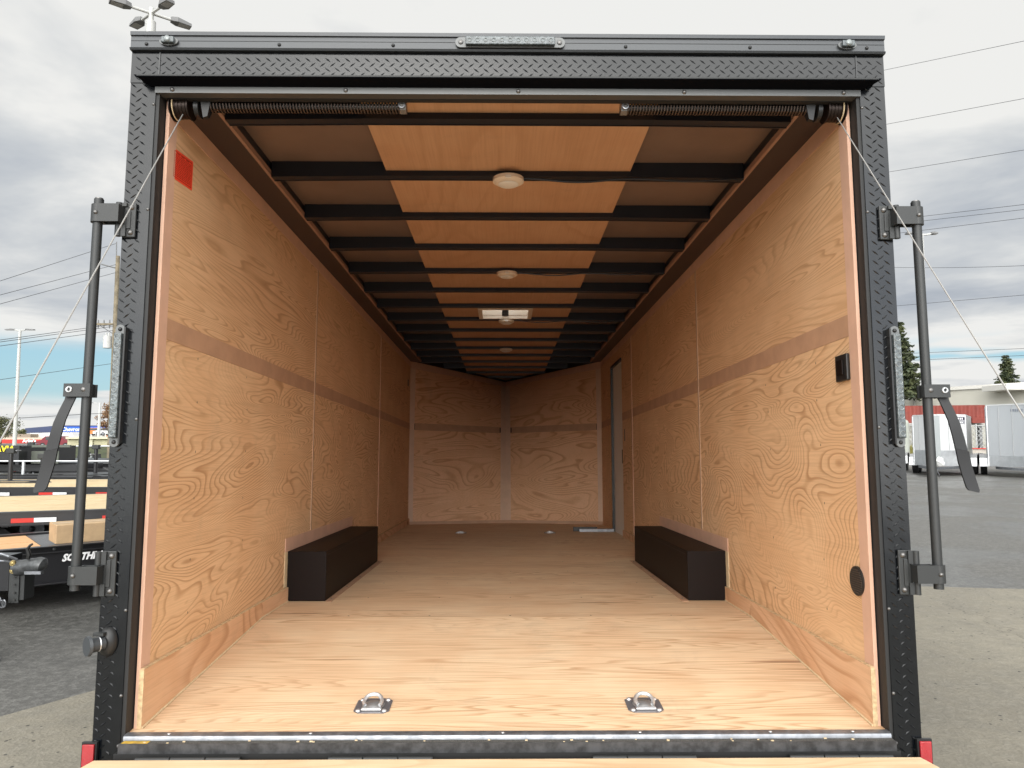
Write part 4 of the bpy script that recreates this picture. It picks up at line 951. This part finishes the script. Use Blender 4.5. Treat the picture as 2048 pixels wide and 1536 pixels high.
def car(px, py, D, label, col, rz=0, van=False):
    q0 = at(px, py, D); t = thing('parked_car', label, 'car', (q0.x, q0.y, q0.z), rz, 'cars parked by the far buildings'); m_ = mat('car paint', col, .25, .1, .5)
    prof = [(-2.2, .3), (-2.25, .75), (-1.6, .95), (-1.1, 1.42), (.7, 1.45), (1.3, .98), (2.1, .85), (2.2, .35)] if not van else [(-2.4, .3), (-2.4, 1.9), (1.2, 1.95), (1.8, 1.15), (2.4, 1.0), (2.4, .35)]
    MB().prism(prof, -.88, .88, 'y').build('body', m_, t)
    for x in (-1.35, 1.4):
        wheel(t, x, -.8, .32, .32, .2, m_galv); wheel(t, x, .8, .32, .32, .2, m_galv)
    MB().box(-1.0, .75, -.9, -.885, .98, 1.35).build('window', mat('car glass', (.03, .035, .04), .05), t)
car(116, 896, 90, 'maroon car behind the left latch handle', (.18, .02, .03)); car(131, 896, 95, 'white van beside the beige block', (.7, .7, .7), 0, True)
car(196, 871, 140, 'orange car under the blue canopy', (.6, .2, .04)); car(214, 871, 140, 'white car under the blue canopy', (.6, .6, .6))
sg = thing('small_tractor', 'small white machine with round lamps on the grass beside the lock bar', 'machine', at(178, 921, 30))
MB().prism([(-.35, 0), (.35, 0), (.3, .26), (-.3, .26)], -.3, .3, 'y').build('body', m_grey, sg)
for x in (-.22, .22): MB().dome((x, -.3, .14), (0, -1, 0), .07, .04, 12, 3).build('lamp', m_led, sg, True)

# ------------------------------------------------------------------ right side: building, container, fence, white trailers
m_bld = mat('pale building render', (.56, .54, .47), .85, var=.03, vscale=.6); m_cop = mat('pale coping', (.70, .68, .63), .8)
bl = thing('pale_building', 'long pale flat roofed building behind the white trailers', 'building', (0, 0, 0))
a0, a1 = at(1700, 812, 74), at(2080, 780, 58)
def slab(mb, p, q, z0, z1, th=6, off=0):
    d = Vector((q.x-p.x, q.y-p.y, 0)).normalized(); n = Vector((-d.y, d.x, 0))
    P_, Q_ = Vector((p.x, p.y, 0))-n*off, Vector((q.x, q.y, 0))-n*off
    c = [P_, Q_, Q_+n*th, P_+n*th]
    return mb.hexa([(v.x, v.y, z0) for v in c], [(v.x, v.y, z1) for v in c])
ztb = at(1800, 781, 69.5).z
slab(MB(), a0, a1, GZ, ztb-.30).build('wall', m_bld, bl)
slab(MB(), a0, a1, ztb-.298, ztb, 6.2, .15).build('coping', m_cop, bl)
mb = MB(); pb(mb, 2013, 768, 2120, 779, 58, 3); mb.build('rooftop_unit', m_cop, bl)
for px_, D in ((1828, 68), (1933, 64), (1987, 62), (1992, 62)):
    q0 = at(px_, 790, D-.45); MB().cyl((q0.x, q0.y, GZ), (q0.x, q0.y, at(px_, 786 if px_ < 1900 else 793, D).z), .10 if px_ < 1980 else .05, n=8).build('downpipe', mat('grey pipe', (.33, .32, .29), .6), bl, True)
q0 = at(2046, 805, 59.5); MB().box(q0.x-.15, q0.x+.5, q0.y-.3, q0.y, q0.z-.4, q0.z+.3).build('window', m_lamp, bl)
# red container
cnr = thing('red_container', 'red corrugated shipping container above the fence', 'container', (0, 0, 0))
m_cred = mat('red container steel', (.20, .032, .02), .6, var=.12, vscale=2)
c0, c1 = at(1740, 846, 51), at(1971, 843, 49); zc0, zc1 = at(1900, 846, 50).z, at(1900, 811, 50).z
d = Vector((c1.x-c0.x, c1.y-c0.y, 0)); L = d.length; d.normalize(); n_ = Vector((-d.y, d.x, 0)); mb = MB(); nn = 60
pl = []
for k in range(nn):
    u = L*k/(nn-1); o_ = .05 if (k % 4) in (1, 2) else 0; p = Vector((c0.x, c0.y, 0))+d*u+n_*o_; pl.append((p.x, p.y))
p = Vector((c1.x, c1.y, 0))+n_*2.4; pl.append((p.x, p.y)); p = Vector((c0.x, c0.y, 0))+n_*2.4; pl.append((p.x, p.y))
mb.prism(pl, zc0, zc1, 'z'); mb.build('corrugated_side', m_cred, cnr)
mb = MB(); pb(mb, 1740, 846.3, 1972, 849, 49.6, 2.5); mb.build('base_rail', mat('pale base rail', (.45, .43, .4), .7), cnr)
mb = MB(); pb(mb, 1945, 835, 1972, 846, 48.8, .2); mb.build('end_panel', m_cred, cnr)
for px_ in (1745, 1850, 1965):
    q0 = at(px_, 849, 50); MB().box(q0.x-.1, q0.x+.1, q0.y+.2, q0.y+.5, GZ, q0.z).build('support_leg', m_lamp, cnr)
# chain link fence
fn = thing('chain_link_fence', 'galvanised chain link fence below the red container', 'fence', (0, 0, 0))
m_fw = mat('fence wire', (.45, .46, .45), .5, .5); f0, f1 = at(1770, 905, 44), at(1985, 905, 44); zf1 = at(1900, 851, 44).z
mb = MB(); x = f0.x; cell = .26
while x < f1.x:
    hgt_ = zf1-GZ
    for sg_ in (-1, 1):
        xx0, xx1 = x, x+sg_*hgt_; za, zb2 = GZ, zf1
        lo_, hi_ = f0.x, f1.x
        if xx1 > hi_: zb2 = GZ+(hi_-xx0); xx1 = hi_
        if xx1 < lo_: zb2 = GZ+(xx0-lo_); xx1 = lo_
        mb.cyl((xx0, f0.y, za), (xx1, f0.y, zb2), .013, n=3, caps=False)
    x += cell
# diagonals that enter from the side edges
z = GZ+cell
while z < zf1:
    mb.cyl((f0.x, f0.y, z), (f0.x+(zf1-z), f0.y, zf1), .013, n=3, caps=False); mb.cyl((f1.x, f0.y, z), (f1.x-(zf1-z), f0.y, zf1), .013, n=3, caps=False); z += cell
mb.build('wire_mesh', m_fw, fn)
mb = MB(); mb.cyl((f0.x, f0.y, zf1), (f1.x, f0.y, zf1), .03, n=8); mb.build('top_rail', m_fw, fn, True)
for px_ in (1770, 1832, 1955, 1983):
    q0 = at(px_, 905, 44); MB().cyl((q0.x, q0.y+.03, GZ), (q0.x, q0.y+.03, zf1+.1), .04, n=8).build('post', m_fw, fn, True)
kb = MB(); pb(kb, 1760, 898, 1990, 906, 43, .3); kb_o = kb.build('low_wall', mat('low concrete kerb wall', (.42, .38, .33), .8, var=.15, vscale=2)); tag(kb_o, 'low concrete kerb wall at the foot of the chain link fence', 'wall')
mb = MB(); pb(mb, 1945, 896.2, 1985, 897.9, 43, .3); mb.build('red_stripe', m_taper, kb_o)
# weeds by the fence
wd = MB(); rr = random.Random(2)
for k in range(160):
    q0 = at(rr.uniform(1808, 1826), 905, 41); h_ = rr.uniform(.15, .5); wd.add([(q0.x-.03, q0.y, q0.z-.1), (q0.x+.03, q0.y, q0.z-.1), (q0.x+rr.uniform(-.2, .2), q0.y+rr.uniform(-.2, .2), q0.z+h_)], [(0, 1, 2)])
wo = wd.build('dry_weeds', mat('dry weeds', (.30, .27, .08), .9)); wo['kind'] = 'stuff'; wo['label'] = 'dry yellow weeds along the fence'
# storage tank
q0 = at(1808, 905, 41); tz = at(1808, 838, 41).z-GZ
tk = thing('storage_tank', 'pale upright tank with a domed top beside the right post', 'tank', (q0.x, q0.y, GZ))
MB().cyl((0, 0, .25), (0, 0, tz-.22), .29, n=24).dome((0, 0, tz-.22), (0, 0, 1), .29, .22, 24, 5).build('shell', mat('pale green grey tank', (.40, .42, .37), .5), tk, True)
for a_ in (0, 1.57, 3.14, 4.71): MB().cyl((.22*math.cos(a_), .22*math.sin(a_), 0), (.22*math.cos(a_), .22*math.sin(a_), .26), .025, n=6).build('leg', m_lamp, tk)
m_seam = mat('panel seam', (.33, .34, .35), .5)
WG = 'white enclosed trailers parked nose towards us'
def nose_trailer(label, apex_px, left_px, right_px, top_row, D, body_len, skin, base_frac, nose_d, turn=4):
    ap = at(apex_px, 900, D); zt_ = at(apex_px, top_row, D+nose_d*.5).z-GZ; z0 = .36; zm = z0+(zt_-z0)*base_frac
    th_ = math.atan((apex_px-1009)/F)
    t = thing('enclosed_trailer', label, 'trailer', (ap.x, ap.y, GZ), -(th_+R(turn)), WG)
    kx = (D+nose_d)*math.cos(th_)/F/math.cos(R(turn))
    l_ = type('v', (), {'x': ap.x+(left_px-apex_px)*kx-math.tan(R(turn))*nose_d}); r_ = type('v', (), {'x': ap.x+(right_px-apex_px)*kx-math.tan(R(turn))*nose_d})
    xl, xr, yd = l_.x-ap.x, r_.x-ap.x, nose_d
    ax = .12
    pl = [(-ax, 0), (ax, 0), (xr, yd), (xr, yd+body_len), (xl, yd+body_len), (xl, yd)]
    MB().prism(pl, zm, zt_-.05, 'z').build('body', skin, t)
    pl2 = [(a_*1.006, b_-.012 if b_ < .1 else b_) for a_, b_ in pl]
    MB().prism(pl2, z0, zm-.001, 'z').build('stone_guard', m_alu, t)
    MB().prism([(a_*1.01, b_-.02 if b_ < .1 else b_) for a_, b_ in pl], zt_-.049, zt_, 'z').build('roof_trim', m_wt, t)
    MB().box(-ax, ax, -.03, -.001, z0, zt_-.06).build('nose_cap', mat('silver nose cap', (.40, .42, .42), .35, .6), t)
    for s_, xx in ((-1, xl), (1, xr)):
        for f in (.33, .68):
            qx, qy = s_*ax+(xx-s_*ax)*f, yd*f
            MB().box(qx-.012, qx+.012, qy-.012, qy+.01, zm+.01, zt_-.06).build('panel_seam', m_seam, t)
        MB().cyl((xx, yd, z0), (xx, yd, zt_-.05), .035, n=10).build('corner_post', m_alu, t, True)
        for k in range(2):
            o = wheel(t, xx+s_*.13, yd+1.6+k*.85, .33, .33, .2, m_galv, 'x')
        fy = yd+1.15; f_ = MB(); xi, xo = xx+s_*.012, xx+s_*.27
        prof = [(fy-.35, .32), (fy-.22, .62), (fy, .74), (fy+1.7, .74), (fy+1.95, .62), (fy+2.05, .32)]
        for (b0, c0_), (b1, c1_) in zip(prof, prof[1:]):
            f_.hexa([(xi, b0, c0_), (xo, b0, c0_), (xo, b1, c1_), (xi, b1, c1_)], [(xi, b0, c0_+.015), (xo, b0, c0_+.015), (xo, b1, c1_+.015), (xi, b1, c1_+.015)])
        f_.build('fender', m_alu, t)
    tg = MB()
    for s_, xx in ((-1, xl), (1, xr)):
        tg.hexa([(xx*.8-.04, yd, z0-.10), (xx*.8+.04, yd, z0-.10), (.04, -1.1, z0-.10), (-.04, -1.1, z0-.10)], [(xx*.8-.04, yd, z0-.005), (xx*.8+.04, yd, z0-.005), (.04, -1.1, z0-.005), (-.04, -1.1, z0-.005)])
    tg.build('tongue', m_yblack if zt_ < 0 else m_galv, t)
    MB().box(-.06, .06, -1.36, -1.05, z0-.10, z0+.03).build('coupler', m_galv, t, bevel=.02)
    MB().cyl((0, -.95, z0+.50), (0, -.95, .14), .032, n=10).cyl((0, -.95, .14), (0, -.95, 0), .025, n=10).cyl((0, -.95, .015), (0, -.95, 0), .09, n=12).cyl((0, -.95, z0+.5), (0, -.95, z0+.56), .045, n=10).build('jack', m_galv, t, True)
    for s_ in (-1, 1): MB().tube([(s_*.05, -1.2, z0-.08), (s_*.14, -1.15, .10), (s_*.12, -1.0, .02)], .014, 5).build('safety_chain', m_galv, t, True)
    return t, xl, xr, yd, z0, zm, zt_
tA, xl, xr, yd, z0, zm, ztA = nose_trailer('white v nosed enclosed trailer with a white bag over its hitch, beside the right bar', 1874, 1827, 1932, 829, 27.0, 3.6, m_wt, .30, .85, 5)
q0 = Vector((.14, -1.1, .62))
bg_ = MB(); rr = random.Random(6); bg_.dome((0, 0, 0), (0, 0, 1), .15, .19, 18, 7); bg_.dome((0, 0, 0), (0, 0, -1), .15, .14, 18, 7)
bg_.v = [(v[0]*(1+.5*mnoise.noise(Vector(v)*9)), v[1]*(1+.5*mnoise.noise(Vector(v)*9)), v[2]*(1+.3*mnoise.noise(Vector(v)*7))) for v in bg_.v]
bo = bg_.build('plastic_bag', m_white, None, True); bo.location = tA.location+Vector((-.42, -.85, .52)); tag(bo, 'crumpled white plastic bag hanging on the trailer hitch', 'bag')
n2 = Vector((xr, yd)).normalized(); e_ang = math.atan2(yd, xr-.12)
def on_face(name, x0, x1, z0_, z1_, m_, off=.012):
    ps_ = [(.12+(xr-.12)*f, yd*f) for f in (x0, x1)]; nx, ny = math.sin(e_ang), -math.cos(e_ang)
    mb = MB(); c = [(ps_[0][0]+nx*.002, ps_[0][1]+ny*.002), (ps_[1][0]+nx*.002, ps_[1][1]+ny*.002), (ps_[1][0]+nx*off, ps_[1][1]+ny*off), (ps_[0][0]+nx*off, ps_[0][1]+ny*off)]
    return mb.prism(c, z0_, z1_, 'z').build(name, m_, tA)
m_navy = mat('dark sign panel', (.03, .02, .05), .4)
on_face('name_plate', .50, .96, ztA-.22, ztA-.10, m_navy); on_face('small_plate', .66, .96, ztA-.34, ztA-.25, mat('grey plate', (.25, .25, .28), .4))
for k in range(5): on_face('letter_mark', .55+k*.075, .55+k*.075+.045, ztA-.195, ztA-.125, m_logo, .015)
for k in range(3): on_face('letter_mark', .70+k*.07, .70+k*.07+.05, ztA-.315, ztA-.28, m_logo, .015)
tB, xl2, xr2, yd2, z02, zm2, ztB = nose_trailer('taller light grey enclosed trailer cut by the right edge of the photo', 2062, 1974, 2150, 807, 25.5, 4.5, m_wt2, .17, .9, -3)
ang2 = math.atan2(yd2, xl2+.12)
mb = MB(); ff = [(-.12+(xl2+.12)*f, yd2*f) for f in (.02, .40)]
dvx = Vector((ff[1][0]-ff[0][0], ff[1][1]-ff[0][1])).normalized(); nx, ny = (dvx.y, -dvx.x)
if ny > 0: nx, ny = -nx, -ny
for k in range(6):
    f0_, f1_ = .05+k*.055, .05+k*.055+.035; a_ = (-.12+(xl2+.12)*f0_, yd2*f0_); b_ = (-.12+(xl2+.12)*f1_, yd2*f1_)
    MB().prism([(a_[0]+nx*.003, a_[1]+ny*.003), (b_[0]+nx*.003, b_[1]+ny*.003), (b_[0]+nx*.012, b_[1]+ny*.012), (a_[0]+nx*.012, a_[1]+ny*.012)], ztB-.28, ztB-.19, 'z').build('letter_mark', mat('grey mark', (.22, .24, .28), .4), tB)
q0 = at(1766, 900, 33)
tC = nose_trailer('white trailer mostly hidden behind the right door post, its fender showing', 1762, 1735, 1797, 838, 30.0, 3.5, m_wt, .3, .8, 4)
